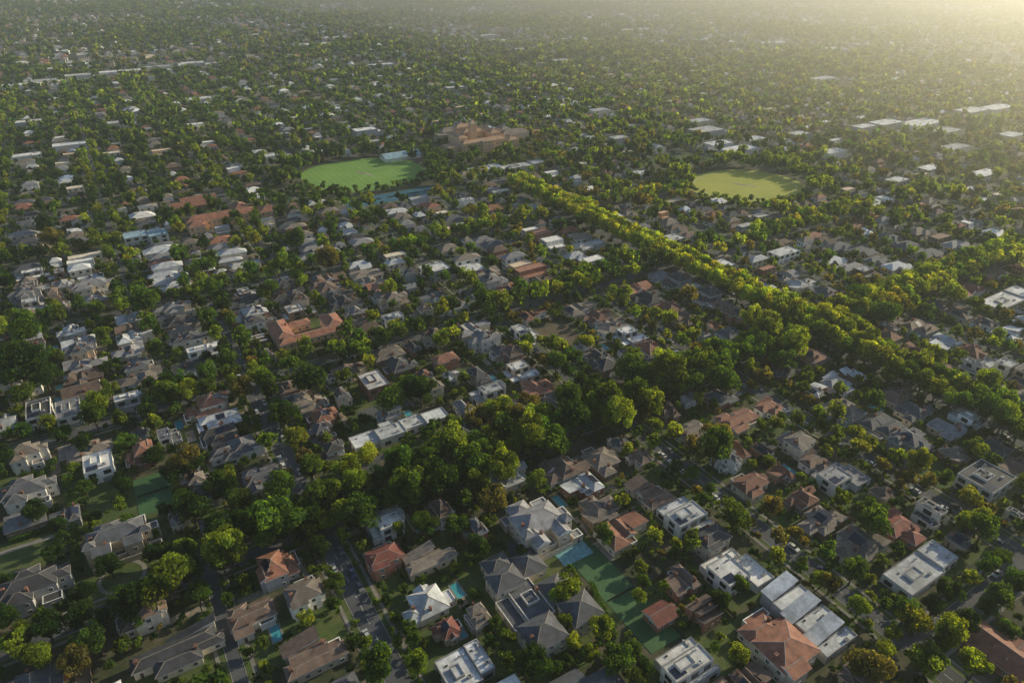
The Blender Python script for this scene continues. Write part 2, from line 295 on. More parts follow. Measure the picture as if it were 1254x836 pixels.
def wings(k,W,D,h1=3.4,h2=6.4):
    w,d=W/2,D/2
    return {
    'hipL':[(-w,-d*.55,w*.8,d*.6,h1+.2,'hip'),(-w+.3,-d,-w*.05,-d*.35,h1-.1,'hip'),(w*.1,-d*.2,w,d*.3,h1,'gable'),(-w*.7,d*.5,w*.2,d,h1-.5,'flat')],
    'hipT':[(-w,-d*.2,w*.85,d*.7,h1+.2,'hip'),(-w*.55,-d,w*.45,0,h1-.12,'hip'),(-w*.2,d*.6,w*.9,d,h1-.3,'shed'),(w*.3,-d*.5,w,d*.1,h1-.2,'hip')],
    'two':[(-w,-d*.8,w*.7,d*.25,h2,'hip'),(-w*.8,d*.2,w*.5,d*.8,h1,'hip'),(-w*.9,-d,-w*.1,-d*.5,h2-.2,'gable'),(w*.3,-d*.5,w,d*.5,h1+.2,'hip'),(-w*.3,d*.75,w*.8,d,h1-.5,'flat')],
    'cross':[(-w,-d*.5,w,d*.4,h1+.3,'hip'),(-w*.9,-d,-w*.15,-d*.3,h1,'gable'),(w*.1,d*.2,w*.95,d*.75,h1-.1,'gable'),(-w*.9,d*.4,-w*.1,d,h1-.4,'hip'),(w*.2,-d*.75,w*.9,-d*.45,h1-.6,'flat')],
    'M':[(-w,-d,-.02,d*.8,h1+.5,'hip'),(.02,-d,w,d*.5,h1+.45,'hip'),(-w*.7,d*.75,w*.8,d,h1-.4,'flat')],
    'long':[(-w,-d,w,-d*.3,h1+.5,'hip'),(-w*.75,-d*.32,w*.5,d*.3,h1,'gable'),(-w*.9,d*.3,w*.3,d,h1+.1,'shed'),(w*.5,-d*.28,w,d*.15,h1-.5,'flat')],
    'modern':[(-w,-d*.7,w*.8,d*.3,h2+.2,'flat'),(-w*.8,d*.3+.02,w,d,h1,'flat'),(-w*.5,-d,w,-d*.7-.02,h1,'flat'),(-w*.6,-d*.4,w*.1,d*.1,h2+.9,'flat')],
    'modern2':[(-w,-d*.6,w*.1,d*.6,h2,'flat'),(w*.1+.02,-d,w,d*.4,h1+.2,'flat'),(w*.2,d*.4+.02,w*.8,d,h1-.5,'flat'),(-w*.9,d*.6+.02,w*.1-.02,d,h1-.3,'flat')],
    'box':[(-w,-d,w,d,h2+.4,'flat'),(-w*.5,-d*.3,w*.2,d*.5,h2+1.1,'flat')],
    'boxhip':[(-w,-d,w,d,h2,'hip'),(-w*.4,-d-1.6,w*.4,-d+.5,h1,'flat')],
    'gable':[(-w,-d,w,d,h1,'gable'),(-w*.5,-d*.3,w+2,d*.3,h1-.1,'gable')],
    'low':[(-w,-d,w*.35,d,h1+.4,'flat'),(w*.35+.02,-d*.8,w,d,h1+.9,'flat'),(-w*.6,-d*.4,-w*.2,d*.3,h1+1.0,'flat')],
    'strip':[(-w,-d*.8,-w*.5,d*.9,h1+.2,'flat'),(-w*.5+.02,-d,w*.05,d*.6,h1+1.2,'flat'),(w*.05+.02,-d*.6,w*.5,d,h1+.5,'flat'),(w*.5+.02,-d*.9,w,d*.7,h1+1,'flat'),(-w*.35,d*.6+.02,-w*.05,d*1.5,h1,'flat')],
    'shed3':[(-w,-d,-w*.34,d,h1+.6,'shed'),(-w*.32,-d*.8,w*.33,d*.9,h1+.9,'shed'),(w*.35,-d,w,d*.7,h1+.4,'shed')],
    'mansion':[(-w,-d*.5,w*.6,d*.5,h2+.4,'hip'),(-w*.85,-d*.9,-w*.1,-d*.2,h2+.2,'hip'),(w*.0,-d*.2,w,d*.25,h2,'hip'),(-w*.7,d*.3,w*.1,d,h2-.1,'hip'),(w*.15,d*.3,w*.9,d*.9,h1,'hip'),(w*.1,-d,w*.7,-d*.52,h1,'flat')],
    'ornate':[(-w*.9,-d*.5,w*.6,d*.45,h2+1.8,'hip'),(-w*.8,-d*.95,-w*.35,-d*.4,h2+1.4,'gable'),(w*.05,-d*.9,w*.5,-d*.4,h2+1.3,'gable'),(w*.5,-d*.3,w,d*.15,h2,'flat'),(-w*.7,d*.35,w*.0,d,h2,'hip'),(w*.15,d*.3,w*.7,d*.85,h2-.4,'flat'),
        (-w,-d*.62,-w*.72,-d*.34,h2+3.4,'steep'),(w*.52,-d*.62,w*.78,-d*.36,h2+3,'steep'),(-w*.33,-d*.85,w*.03,-d*.52,h1+.4,'flat'),(-w*.95,-d,w*.55,-d*.96,h1-.8,'flat'),(w*.62,-d*.95,w,-d*.64,h1,'flat'),(-w,d*.5,-w*.72,d*.9,h1+.3,'flat')],
    'estate':[(-w,-d,-w*.1,-d*.5,h2,'hip'),(-w*.6,-d*.49,w*.1,d*.3,h1+1,'flat'),(w*.2,-d*.95,w,-d*.45,h2-.2,'hip'),(w*.12,-d*.43,w*.8,d*.1,h1+.9,'hip'),(-w*.9,d*.2,-w*.1,d*.6,h2-.1,'hip'),(w*.0,d*.32,w*.7,d*.8,h1+.8,'hip'),(-w,-d*.45,-w*.62,d*.18,h1,'flat'),(-w*.7,d*.6,w*.0,d,h1+.5,'hip'),(-w*.4,-d*.2,-w*.05,d*.05,h1+1.9,'flat'),(w*.3,-d*.3,w*.62,-d*.05,h1+1.6,'gable'),(w*.7,-d*.4,w,d*.0,h1-.4,'flat')],
    'saw':[(-w+(i%3)*.5,-d+i*(2*d/6)+.02,w-(i%2)*2.5,-d+(i+1)*(2*d/6)-.25,h1+.3+i*.42,'shed' if i%2 else 'flat') for i in range(6)],
    'court':[(-w,-d,w,-d*.5,h2+.3,'hip'),(-w,-d*.6,-w*.5,d,h2+.2,'hip'),(w*.5,-d*.6,w,d*.5,h2+.1,'hip'),(-w*.48,d*.5,w*.2,d*.9,h1+1,'hip')],
    }[k]
def make_house(name,x,y,rz,wl,roof,wall,pitch=24,wins=True,extras='c',winkind=None,storey=3.1):
    root=empty(name,x,y,rz); wm=MB(); rm=MB()
    flat=sum(1 for q in wl if q[5]=='flat')>=len(wl)/2 and wl[0][5]=='flat'
    for i,(x0,y0,x1,y1,h,k) in enumerate(wl):
        top=h-.38 if k=='flat' else h-.16
        wm.box(x0+i*.013,y0+i*.011,-.1,x1-i*.013,y1-i*.011,top-i*.004); roofshape(rm,wm,x0+i*.013,y0+i*.011,x1-i*.013,y1-i*.011,h-i*.006,k,pitch)
    wo=kid(root,wm.build('wall',[WM[wall]],root)); ro=kid(root,rm.build('roof',[RM[roof],mRidge,mTrim if not flat else RM['grey']],root))
    wk=winkind or ('wide' if flat else 'std'); sp={'std':3.6,'wide':4.6}[wk]
    if wins:
        nd=0
        for i,(x0,y0,x1,y1,h,k) in enumerate(wl):
            for (ax,ay,bx,by,nx,ny,rot) in ((x0,y0,x1,y0,0,-1,0),(x1,y0,x1,y1,1,0,PI/2),(x1,y1,x0,y1,0,1,PI),(x0,y1,x0,y0,-1,0,-PI/2)):
                ln=math.hypot(bx-ax,by-ay); n=int(ln/sp)
                if ln>2.2 and n==0 and wk=='std': n=1
                for st in range(max(1,int(round(h/storey)))):
                    zc=st*storey+1.65
                    if zc+.95>h-.3: continue
                    for q in range(n):
                        f=(q+.5)/n; px_,py_=ax+(bx-ax)*f,ay+(by-ay)*f
                        ins=False
                        for j,o in enumerate(wl):
                            if j!=i and o[0]-1.3<px_+nx*.6<o[2]+1.3 and o[1]-1.3<py_+ny*.6<o[3]+1.3 and zc-1<o[4]: ins=True
                        if ins: continue
                        if st==0 and nd==0 and ny==-1: kid(root,inst('door',DOOR,root,(px_+nx*.02,py_+ny*.02,.05),(0,0,rot))); nd=1; continue
                        if st==0 and nd==1 and ny==-1 and flat and ln>7: kid(root,inst('garage_door',GAR,root,(px_,py_-.02,.05),(0,0,rot))); nd=2; continue
                        kid(root,inst('window',WIN[wk],root,(px_+nx*.03,py_+ny*.03,zc),(0,0,rot)))
    x0,y0,x1,y1,h,k=wl[0]
    if 'c' in extras and not flat:
        kid(ro,inst('chimney',CHIM,ro,(x0+1.4,(y0*.6+y1*.4),h+.6)))
        if len(wl)>2: a=wl[1]; kid(ro,inst('chimney',CHIM,ro,(a[2]-1,a[1]*.4+a[3]*.6,a[4]+.6),(0,0,PI/2)))
    if flat:
        for i,(x0,y0,x1,y1,h,k) in enumerate(wl[:3]):
            if min(x1-x0,y1-y0)<4: continue
            kid(ro,inst('air_conditioner',ACU,ro,(x0*.3+x1*.7,y0*.78+y1*.22,h-.31)))
            kid(ro,inst('skylight',SKY,ro,(x0*.75+x1*.25,y0*.25+y1*.75,h-.31)))
            kid(ro,inst('roof_vent',VENT,ro,(x0*.2+x1*.8,y0*.2+y1*.8,h-.31),(0,0,i*1.57)))
        x0,y0,x1,y1,h,k=wl[0]
        if 's' in extras: kid(ro,inst('solar_panel',SOL,ro,(x0+1,y0+1,h-.2)))
    elif 's' in extras and k=='hip':
        W,D=x1-x0+1,y1-y0+1
        if D>=W: kid(ro,inst('solar_panel',SOL,ro,(x1+.5-W*.42,(y0+y1)/2-2.2,h+.06+W*.42*math.tan(R(pitch))+.12),(0,R(pitch),0)))
        else: kid(ro,inst('solar_panel',SOL,ro,((x0+x1)/2-2.2,y0-.5+D*.09,h+.06+D*.09*math.tan(R(pitch))+.1),(R(pitch),0,0)))
    return root
def setmat(o,m):
    o.material_slots[0].link='OBJECT'; o.material_slots[0].material=m
def copy_tree(o,parent=None,roof=None,wall=None,wins=True):
    c=o.copy(); C.objects.link(c)
    if parent: c.parent=parent
    b=o.name.split('.')[0]
    if b=='roof' and roof: setmat(c,RM[roof])
    if b=='wall' and wall: setmat(c,WM[wall])
    for ch in children(o):
        if not wins and ch.name.split('.')[0] in('window','door','garage_door','skylight','air_conditioner','roof_vent'): continue
        copy_tree(ch,c,roof,wall,wins)
    return c
# ---------------------------------------------------------------- hand placed buildings
HH=[ # px,py,z, W(b),D(a),kind,roof,wall,extras,label
(662,640,5,23,25,'ornate','grey','cream','c','ornate cream mansion with steep grey roofs beside the dense trees'),
(655,722,5,27,42,'estate','slate','cream','c','sprawling grey roofed estate house with flat central roof left of the tennis court'),
(838,628,5,16,17,'modern','pale metal','white','s','white two-storey flat roofed house with solar panels at the lower centre right'),
(902,695,5,19,18,'modern2','white','white','s','stepped white flat roofed house with pale terraces left of the sawtooth roofs'),
(953,785,4,18,24,'two','terracotta','cream','c','large terracotta tiled house at the bottom beside the sawtooth roofed house'),
(988,752,4,15,27,'saw','pale metal','grey','','pale sawtooth roofed house of parallel stepped roof strips'),
(1130,693,4,30,11,'low','pale metal','white','','long low building with pale flat roof near the lower right street'),
(1207,586,5,18,14,'box','charcoal','white','s','white two-storey box with dark recessed flat roof at the right edge'),
(1190,505,5,17,13,'modern','white','white','','bright white modern box house near the right edge below the avenue'),
(1030,580,5,20,15,'modern2','grey','white','s','pale modern house with grey flat roofs beside the right hand street'),
(120,566,6,11,13,'box','white','white','s','white two-storey cube house with white flat roof on the left'),
(150,655,6,24,18,'ornate','slate','tan','c','stone mansion with slate hips above the round garden on the left'),
(218,795,4,26,12,'hipT','charcoal','cream','c','long dark roofed house with cream walls at the bottom left'),
(45,716,5,20,17,'mansion','charcoal','grey','c','dark slate roofed mansion at the left edge beside the garden'),
(36,598,6,18,17,'mansion','slate','white','c','white Victorian villa with slate roof at the far left'),
(382,795,4,18,13,'long','brown','cream','c','brown tiled house at the bottom left of the near street'),
(308,752,4,14,13,'cross','brown','white','c','brown tiled white house with small pool behind at the bottom left'),
(372,722,5,12,14,'two','weathered','white','c','white two-storey house with weathered roof at the corner by the junction'),
(470,678,5,13,13,'two','dark red','red brick','c','red brick two-storey house right of the near street'),
(525,680,4,18,9,'long','weathered','tan','','long tan walled house right of the red brick corner house'),
(570,815,4,15,13,'low','pale metal','grey','','pale flat roofed building at the bottom centre edge'),
(840,812,4,17,13,'modern','white','white','s','white modern house cut by the bottom edge right of the tennis court'),
(808,752,3,8,7,'gable','dark red','red brick','','small dark red gabled outbuilding at the corner of the tennis court'),
(457,466,6,11,16,'box','white','red brick','','red brick block with bright white flat roof'),
(490,522,4,46,11,'strip','pale metal','white','','long row of joined low flat roofs running through the centre left trees'),
(545,436,6,14,12,'two','terracotta','red brick','c','red brick house with terracotta gables near the middle'),
(642,404,5,12,19,'modern2','white','white','s','white modern two-storey house beside the bare vacant block'),
(376,400,6,38,30,'court','terracotta','orange brick','c','orange brick flats around a courtyard on the centre left'),
(252,428,4,19,12,'modern','white','white','','white flat roofed house with pale terraces on the centre left'),
(722,298,4,24,14,'cross','white','white','','angular white roofed house beside the long avenue of trees'),
(981,382,4,9,24,'low','white','white','','narrow white flat roofed building right of the avenue'),
(1236,362,5,44,14,'low','white','cream','','long white flat roofed building cut by the right edge'),
(178,287,5,30,22,'modern2','blue','white','','white building with pale blue roof left of the red brick school'),
(490,187,6,40,18,'gable','blue','white','','white hall with pale blue roof behind the left oval'),
(640,203,5,50,14,'low','white','cream','','wide white flat roofed school building in front of the tower'),
(594,207,5,34,13,'low','white','white','','smaller pale flat roofed school block below the tower'),
(570,247,4,17,12,'modern','white','white','','white flat roofed house at the top of the avenue'),
(1076,244,5,32,14,'low','white','white','','white flat roofed building right of the yellow oval'),
(905,512,4,19,14,'cross','terracotta','cream','c','large terracotta tiled house right of the middle street'),
(943,498,4,12,12,'hipT','terracotta','white','c','small terracotta roofed house beside the large tiled one'),
(921,589,4,15,13,'hipL','terracotta','cream','c','terracotta hip roofed house between the two right hand streets'),
(848,527,4,15,16,'cross','weathered','cream','c','weathered tiled house left of the large terracotta roof'),
(481,388,5,13,15,'modern','pale metal','white','s','white modern house with pale roof left of the middle'),
(530,326,4,18,12,'low','pale metal','white','','pale flat roofed house among trees left of the avenue'),
(207,532,5,9,14,'modern2','slate','white','','white framed modern house on the centre left'),
(157,486,5,12,13,'modern','white','grey','','pale modern house on the left below the green crossing'),
(48,503,5,10,16,'box','charcoal','white','s','left one of the two dark roofed townhouses at the left edge'),
(84,503,5,10,16,'box','grey','white','','right one of the two dark roofed townhouses at the left edge'),
(320,580,5,14,16,'cross','slate','cream','c','slate roofed cream house among dark trees on the centre left'),
(738,560,4,13,19,'hipL','weathered','brown brick','c','brown brick house with weathered roof at the middle street corner'),
(975,540,4,13,15,'two','weathered','cream','c','cream two-storey house with weathered roof between the right streets'),
(1000,565,4,11,13,'hipT','brown','white','c','white bungalow with brown tiles beside the right hand street'),
(1026,468,4,13,15,'hipT','pale metal','white','','white roofed bungalow above the right hand street'),
(795,600,4,12,17,'long','brown','tan','c','tan walled bungalow left of the white two-storey house'),
(870,655,5,14,13,'two','charcoal','cream','c','cream house with charcoal roof beside the middle street'),
(1105,645,4,13,15,'hipT','dark red','red brick','c','red brick bungalow with dark red tiles near the right hand street'),
(1240,800,5,12,22,'gable','terracotta','red brick','','red gabled house at the bottom right corner'),
(300,322,4,20,12,'cross','white','cream','','white roofed house among trees on the upper left'),
(115,350,5,24,15,'mansion','grey','cream','c','pale grey roofed mansion on the upper left'),
(35,555,5,14,14,'mansion','weathered','white','c','white house with weathered roof above the Victorian villa'),
]
LM=[(750,725,'green tennis court'),(662,640,'ornate cream mansion'),(400,662,'near street junction'),(120,566,'white cube house'),(150,706,'round garden'),
(218,795,'long dark roofed house'),(988,752,'sawtooth roofed house'),(1130,693,'long pale flat roof'),(1207,586,'dark topped white box'),(1190,505,'white box house'),
(838,628,'white two-storey house'),(490,522,'long row of flat roofs'),(457,466,'white topped brick block'),(376,400,'orange brick flats'),(642,404,'vacant block'),
(545,436,'red brick gabled house'),(722,298,'angular white roof'),(443,215,'left oval'),(912,228,'yellow oval'),(270,262,'red brick school'),(981,382,'narrow white building'),
(178,287,'pale blue roof'),(36,598,'white Victorian villa'),(570,815,'bottom flat roof'),(905,512,'large terracotta house'),(1240,800,'bottom right gabled house'),(590,175,'school tower'),(1236,362,'right edge white roof'),(48,503,'left edge townhouses'),(1076,244,'white roofs by oval'),(252,428,'terraced white house'),(30,300,'upper left edge')]
for (px,py,z,W,D,k,rf,wl_,ex,lab) in HH:
    x,y=unproj(px,py,z); a,b=xy2ab(x,y); big_b=k in('low','strip')
    o=make_house('building' if big_b else 'house',x,y,PHI,wings(k,W,D,3.4 if 'school' not in lab else 6,6.5),rf,wl_,30 if k in('mansion','estate','ornate') else 23,y<520,ex)
    tag(o,lab,'building' if big_b else 'house','flat roofed larger buildings' if big_b else 'houses of the suburb')
    fr=14 if 'school' in lab and big_b else 1.2 if y<420 else 5; occ(a-D/2-fr,b-W/2-1.2,a+D/2+1.2,b+W/2+1.2)
def big(name,px,py,z,wl,rf,wall,lab,cat='school building',pitch=28,fr=2):
    x,y=unproj(px,py,z); a,b=xy2ab(x,y); o=make_house(name,x,y,PHI,wl,rf,wall,pitch,True,'c',None,3.6); tag(o,lab,cat)
    for q in wl: occ(a+q[1]-fr,b+q[0]-2,a+q[3]+2,b+q[2]+2)
    return o
big('school_building',283,266,5,[(-34,-6,20,6,8,'hip'),(-34,-16,-22,-6,7.6,'hip'),(4,6,16,24,7.8,'hip'),(22,-8,38,6,7,'hip')],'terracotta','orange brick','red brick school with long terracotta hipped roofs on the upper left',fr=9)
big('school_annexe',240,250,4,[(-20,-6,16,6,4.5,'gable'),(-10,8,18,18,4.4,'gable')],'terracotta','red brick','low red gabled school annexe behind the red brick school')
sb=big('school_building',592,176,8,[(-30,-9,24,1,13,'hip'),(-30,1,-18,26,17,'hip'),(10,1,22,36,18,'hip'),(-8,-14,6,-9,14,'gable'),(26,-12,38,6,11,'hip'),(-16,14,8,24,19,'hip'),(-18,28,8,38,22,'hip'),(-44,-4,-32,12,10,'flat')],'orange','orange brick','large orange brick school with a square tower and stepped tiled roofs','school building',24,10)
tw=MB(); tw.box(-3.5,-3.5,0,3.5,3.5,29,0); tw.box(-3.9,-3.9,29,3.9,3.9,30,1)
for sx in(-1,1):
    for sy in(-1,1): tw.box(-3.9 if sx<0 else 3.3,-3.9 if sy<0 else 3.3,30.01,-3.3 if sx<0 else 3.9,-3.3 if sy<0 else 3.9,32,1)
tob=tw.build('tower',[WM['orange brick'],WM['tan']],sb,(-9,8,0))
rf_=MB(); roofshape(rf_,MB(),-3,-3,3,3,30.2,'hip',45); rf_.build('tower_roof',[RM['orange'],mRidge,mTrim],sb,(-9,8,0))
big('school_building',556,164,6,[(-18,-6,18,6,11,'hip'),(10,6,20,22,13,'hip'),(-26,-14,-16,2,10,'flat')],'weathered','tan','long tan brick wing behind the school tower to the left')
big('school_building',628,168,6,[(-16,-6,18,6,12,'hip'),(-10,8,2,24,14,'hip')],'weathered','tan','tan school wing with tiled roof to the right behind the tower')
FAR=[(18,104,70,22),(55,99,60,24),(100,93,50,25),(148,87,70,22),(196,82,60,25),(238,78,60,24),(385,54,90,40),(415,46,80,30),(600,44,60,20),(780,36,90,30),(806,40,50,25),
(868,160,48,24),(905,182,42,20),(858,148,38,18),(1088,151,54,22),(1128,150,60,26),(1160,160,52,20),(1192,136,60,24),(1222,131,54,22),(1172,180,46,16),(1060,156,38,16),(945,52,70,30),(690,74,50,22),
(450,160,34,16),(88,176,38,16),(340,190,28,14),(1100,222,28,13),(1205,212,36,15),(736,135,34,15),(560,108,40,16),(250,120,50,18),(1010,96,60,22),(540,330,16,12),(820,292,22,12),(836,306,18,10),(885,326,20,12),(960,308,22,11),
(300,70,60,25),(470,80,60,20),(880,175,32,16),(925,170,34,16),(1020,60,60,25),(640,60,50,22),(130,40,80,30),(980,165,30,16),(1020,185,30,14),(800,180,28,14),(760,170,26,14),(1140,205,28,13),(1240,165,40,18),(40,150,36,16),(30,190,30,14),(150,150,34,14)]
for i,(px,py,W,D) in enumerate(FAR):
    x,y=unproj(px,py,6); a,b=xy2ab(x,y); v=i%3
    wl=[(-W/2,-D/2,W/2*(.6 if v else 1),D/2,6.5+v,'flat')]+([(W*.3+.05,-D*.4,W/2,D*.3,5,'flat')] if v else [])
    rf=('white','pale metal','white')[v]
    o=make_house('commercial_building',x,y,PHI,wl,rf,('white','cream','grey')[v],20,y<700,'',None,3.6)
    fr=2 if y<600 else (10 if y<1200 else 26)
    for q in wl: occ(a+q[1]-fr,b+q[0]-2,a+q[3]+2,b+q[2]+2)
    reg(o,'building',('white' if rf=='white' else 'pale')+' flat roofed large','building','large flat roofed buildings')
# ---------------------------------------------------------------- fields, courts, gardens
def disc(name,px,py,rb,ra,z,mat,n=48,r0=0,ex=1.0):
    x,y=unproj(px,py,0); m=MB(); pw_=lambda v: math.copysign(abs(v)**ex,v)
    P=lambda r,k:(pw_(math.cos(2*PI*k/n))*r*rb,pw_(math.sin(2*PI*k/n))*r*ra,z)
    if r0==0: m.poly([P(1,k) for k in range(n)])
    else:
        for k in range(n): m.poly([P(r0,k),P(1,k),P(1,k+1),P(r0,k+1)])
    return struct(m.build(name,[mat],None,(x,y,0),PHI))
OV=((447,213,60,56),(912,227,56,50))
disc('sports_oval',447,213,60,56,.12,mOvalL,64,0,.75); disc('oval_boundary_line',447,213,54,51,.14,mCLine,64,.992,.85)
disc('sports_oval',912,227,56,50,.12,mOvalR,64,0,.9); disc('oval_boundary_line',912,227,50,44,.14,mPaint,64,.992)
for px,py,rb,ra in OV:
    x,y=unproj(px,py); a0,b0=xy2ab(x,y)
    for k in range(-ra,ra):
        hw=rb*math.sqrt(max(0,1-(k/ra)**2)); occ(a0+k,b0-hw,a0+k+1,b0+hw)
mb=MB(); mb.box(-1.6,-11,.13,1.6,11,.16)
for px,py in((447,213),(912,227)):
    x,y=unproj(px,py); struct(mb.build('cricket_pitch',[mDrive],None,(x,y,0),PHI+.5))
def rect(name,px,py,W,D,z,mat,rot=0,oc=True):
    x,y=unproj(px,py); m=MB(); m.poly([(-W/2,-D/2,z),(W/2,-D/2,z),(W/2,D/2,z),(-W/2,D/2,z)])
    a,b=xy2ab(x,y)
    if oc: occ(a-D/2,b-W/2,a+D/2,b+W/2)
    return struct(m.build(name,[mat],None,(x,y,0),PHI+rot))
rect('sports_field',836,197,60,44,.12,mLawn)
def court(px,py,mat,W,D,lab,fr=1):
    x,y=unproj(px,py); a,b=xy2ab(x,y); rt=empty('tennis_court',x,y,PHI); tag(rt,lab,'tennis court')
    m=MB(); m.poly([(-W/2,-D/2,.11),(W/2,-D/2,.11),(W/2,D/2,.11),(-W/2,D/2,.11)]); m.build('court_surface',[mat],rt)
    m=MB(); z=.13; l=.04
    for s in(-1,1):
        for q in (5.5,4.1): m.poly([(s*q-l,-11.9,z),(s*q+l,-11.9,z),(s*q+l,11.9,z),(s*q-l,11.9,z)])
        m.poly([(-5.5,s*11.9-l,z+.01),(5.5,s*11.9-l,z+.01),(5.5,s*11.9+l,z+.01),(-5.5,s*11.9+l,z+.01)])
        m.poly([(-4.1,s*6.4-l,z+.01),(4.1,s*6.4-l,z+.01),(4.1,s*6.4+l,z+.01),(-4.1,s*6.4+l,z+.01)])
    m.poly([(-l,-6.4,z+.02),(l,-6.4,z+.02),(l,6.4,z+.02),(-l,6.4,z+.02)]); m.build('court_lines',[mCLine],rt)
    m=MB(); m.box(-5.8,-.03,.15,5.8,.03,1.0); m.tube((-5.8,0,0),(-5.8,0,1.2),.06,.06); m.tube((5.8,0,0),(5.8,0,1.2),.06,.06); m.build('net',[mDark],rt)
    occ(a-D/2-fr,b-W/2-1,a+D/2+1,b+W/2+1)
court(760,728,mCourt,12.6,46,'long green tennis court right of the sprawling estate house')
court(188,603,mCourt,13,25,'dark green tennis court on the left behind the stone mansion',3)
x,y=unproj(482,241); a0_,b0_=xy2ab(x,y)
for i in range(5):
    xx,yy=ab2xy(a0_,b0_-36+i*18); pp=proj(xx,yy)
    court(pp[0],pp[1],mBlue,18,24,['leftmost','second','third','fourth','rightmost'][i]+' of the five blue tennis courts below the left oval'+(' from the left' if 0<i<4 else ''),6)
disc('garden_path',150,706,8,8,.12,mPath,32,.82); disc('garden_lawn',150,706,6.5,6.5,.1,mLawn); x,y=unproj(150,706); a,b=xy2ab(x,y); occ(a-9,b-9,a+9,b+9)
rect('bare_ground',683,412,24,26,.1,surf('bare_soil',(.11,.085,.05),.95,.1,1,.6,1.3,rand=False))
rect('lawn',22,688,26,13,.1,mLawn); rect('gravel_path',30,668,26,2.2,.13,mPath,0,False); rect('lawn',130,617,9,14,.1,mLawn)
rect('lawn',1150,585,12,12,.1,mLawn); rect('lawn',880,292,20,34,.1,mLawn); rect('car_park',470,500,24,8,.1,mRoad)
rect('lawn',575,455,14,10,.1,mLawn); rect('car_park',640,668,12,8,.09,mRoad); rect('forecourt',700,674,13,10,.12,mTurq)
# ---------------------------------------------------------------- automatic lots
LOTS=[]; lawn=MB(); drv=MB(); pat=MB()
DENSE=[(550,592,130,42,1),(300,640,110,45,.7),(110,770,110,45,.6),(45,455,70,30,.8),(330,505,80,35,.5),(700,540,60,40,.6),(440,130,300,40,.3),(900,460,80,25,.5),(620,475,60,30,.4)]
def dens(px,py):
    s=0
    for (x,y,rx,ry,m) in DENSE: s=max(s,m*math.exp(-(((px-x)/rx)**2+((py-y)/ry)**2)))
    return s
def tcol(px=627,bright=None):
    u=random.random()+(.14 if px>620 else -.12) if bright is None else bright  # brighter tones on the right stand in for the sunlit haze there
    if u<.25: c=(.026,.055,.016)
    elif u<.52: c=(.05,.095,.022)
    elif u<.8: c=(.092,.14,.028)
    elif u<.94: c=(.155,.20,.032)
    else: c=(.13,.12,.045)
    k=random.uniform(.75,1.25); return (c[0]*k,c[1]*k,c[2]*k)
def house_at(ac,hc,la,lb,side):
    x,y=ab2xy(ac,hc); px,py,sc=proj(x,y); LOTS.append((x,y,ac,hc,la,lb,side,sc,px,py)); occ(ac-la/2,hc-lb/2,ac+la/2,hc+lb/2)
for (a0,a1) in AI:
    bl=d1_for((a0+a1)/2)
    for b0,b1 in zip(bl[:-1],bl[1:]):
        i0,i1=b0+rw(b0)/2+3.6,b1-rw(b1)/2-3.6
        n=1 if i1-i0<24 else max(1,round((i1-i0)/28))
        if n==3: n=4 if (i1-i0)>100 else 2
        rwid=(i1-i0)/n
        for r in range(n):
            bc=i0+(r+.5)*rwid; side=-1 if (r<n/2) else 1
            if n>2 and r in(1,2): side=-side
            s=a0+7+random.uniform(0,6)
            while s<a1-7-10:
                lw=random.uniform(11.5,17)
                if s+lw>a1-7: lw=a1-7-s
                if lw<10: break
                ac=s+lw/2; s+=lw; x,y=ab2xy(ac,bc)
                if y<60 or y>1330 or not inview(x,y,90): continue
                if inzone(ac,bc,6): continue
                px,py,sc=proj(x,y); dn=dens(px,py)
                ha,hb=lw/2-.6,min(rwid/2-2.0,random.uniform(7,11.5)); hc=bc+random.uniform(-3,3)
                far_=y>500; skip=.12 if far_ else .04
                if far_: ha*=random.uniform(.75,.98); hb*=random.uniform(.62,.9); ac+=random.uniform(-2.5,2.5); hc+=random.uniform(-3.5,3.5)
                ok=free(ac-ha,hc-hb,ac+ha,hc+hb) and random.random()>max(dn*.75,skip)
                if ok: house_at(ac,hc,2*ha,2*hb,side)
                if y<750:
                    fr=bc+side*rwid/2
                    if ok and random.random()<.75:
                        q=sorted((hc+side*hb*.8,fr)); e_=ac+random.choice((-1,1))*(lw/2-2.2); drv.poly([(q[0],e_-1.5,.06),(q[1],e_-1.5,.06),(q[1],e_+1.5,.06),(q[0],e_+1.5,.06)])
                    if random.random()<.5:
                        z_=.03; lawn.poly([(bc-rwid/2+.4,s-lw+.4,z_),(bc+rwid/2-.4,s-lw+.4,z_),(bc+rwid/2-.4,s-.4,z_),(bc-rwid/2+.4,s-.4,z_)])
                    if ok and random.random()<.7:
                        q=sorted((hc-side*hb,hc-side*(hb+random.uniform(2,4)))); pat.poly([(q[0],ac-ha,.045),(q[1],ac-ha,.045),(q[1],ac+ha*.6,.045),(q[0],ac+ha*.6,.045)])
for _ in range(40000):
    y=math.sqrt(random.uniform(80**2,580**2)); x=random.uniform(-.95,.95)*(y+60)
    if not inview(x,y,40): continue
    px,py,sc=proj(x,y)
    if random.random()<dens(px,py)*1.1: continue
    a,b=xy2ab(x,y); la,lb=random.uniform(6.5,13),random.uniform(6.5,15)
    if inzone(a,b,4) or not free(a-la/2-.9,b-lb/2-.9,a+la/2+.9,b+lb/2+.9) or RG[cells_(a-la/2-1,b-lb/2-1,a+la/2+1,b+lb/2+1)].any(): continue
    if la*lb<100 and random.random()<.4: continue
    house_at(a,b,la,lb,random.choice((-1,1)))
struct(lawn.build('lawn',[mLawn],None,(0,0,0),PHI)); struct(drv.build('driveway',[mDrive],None,(0,0,0),PHI)); struct(pat.build('patio',[mDrive],None,(0,0,0),PHI))
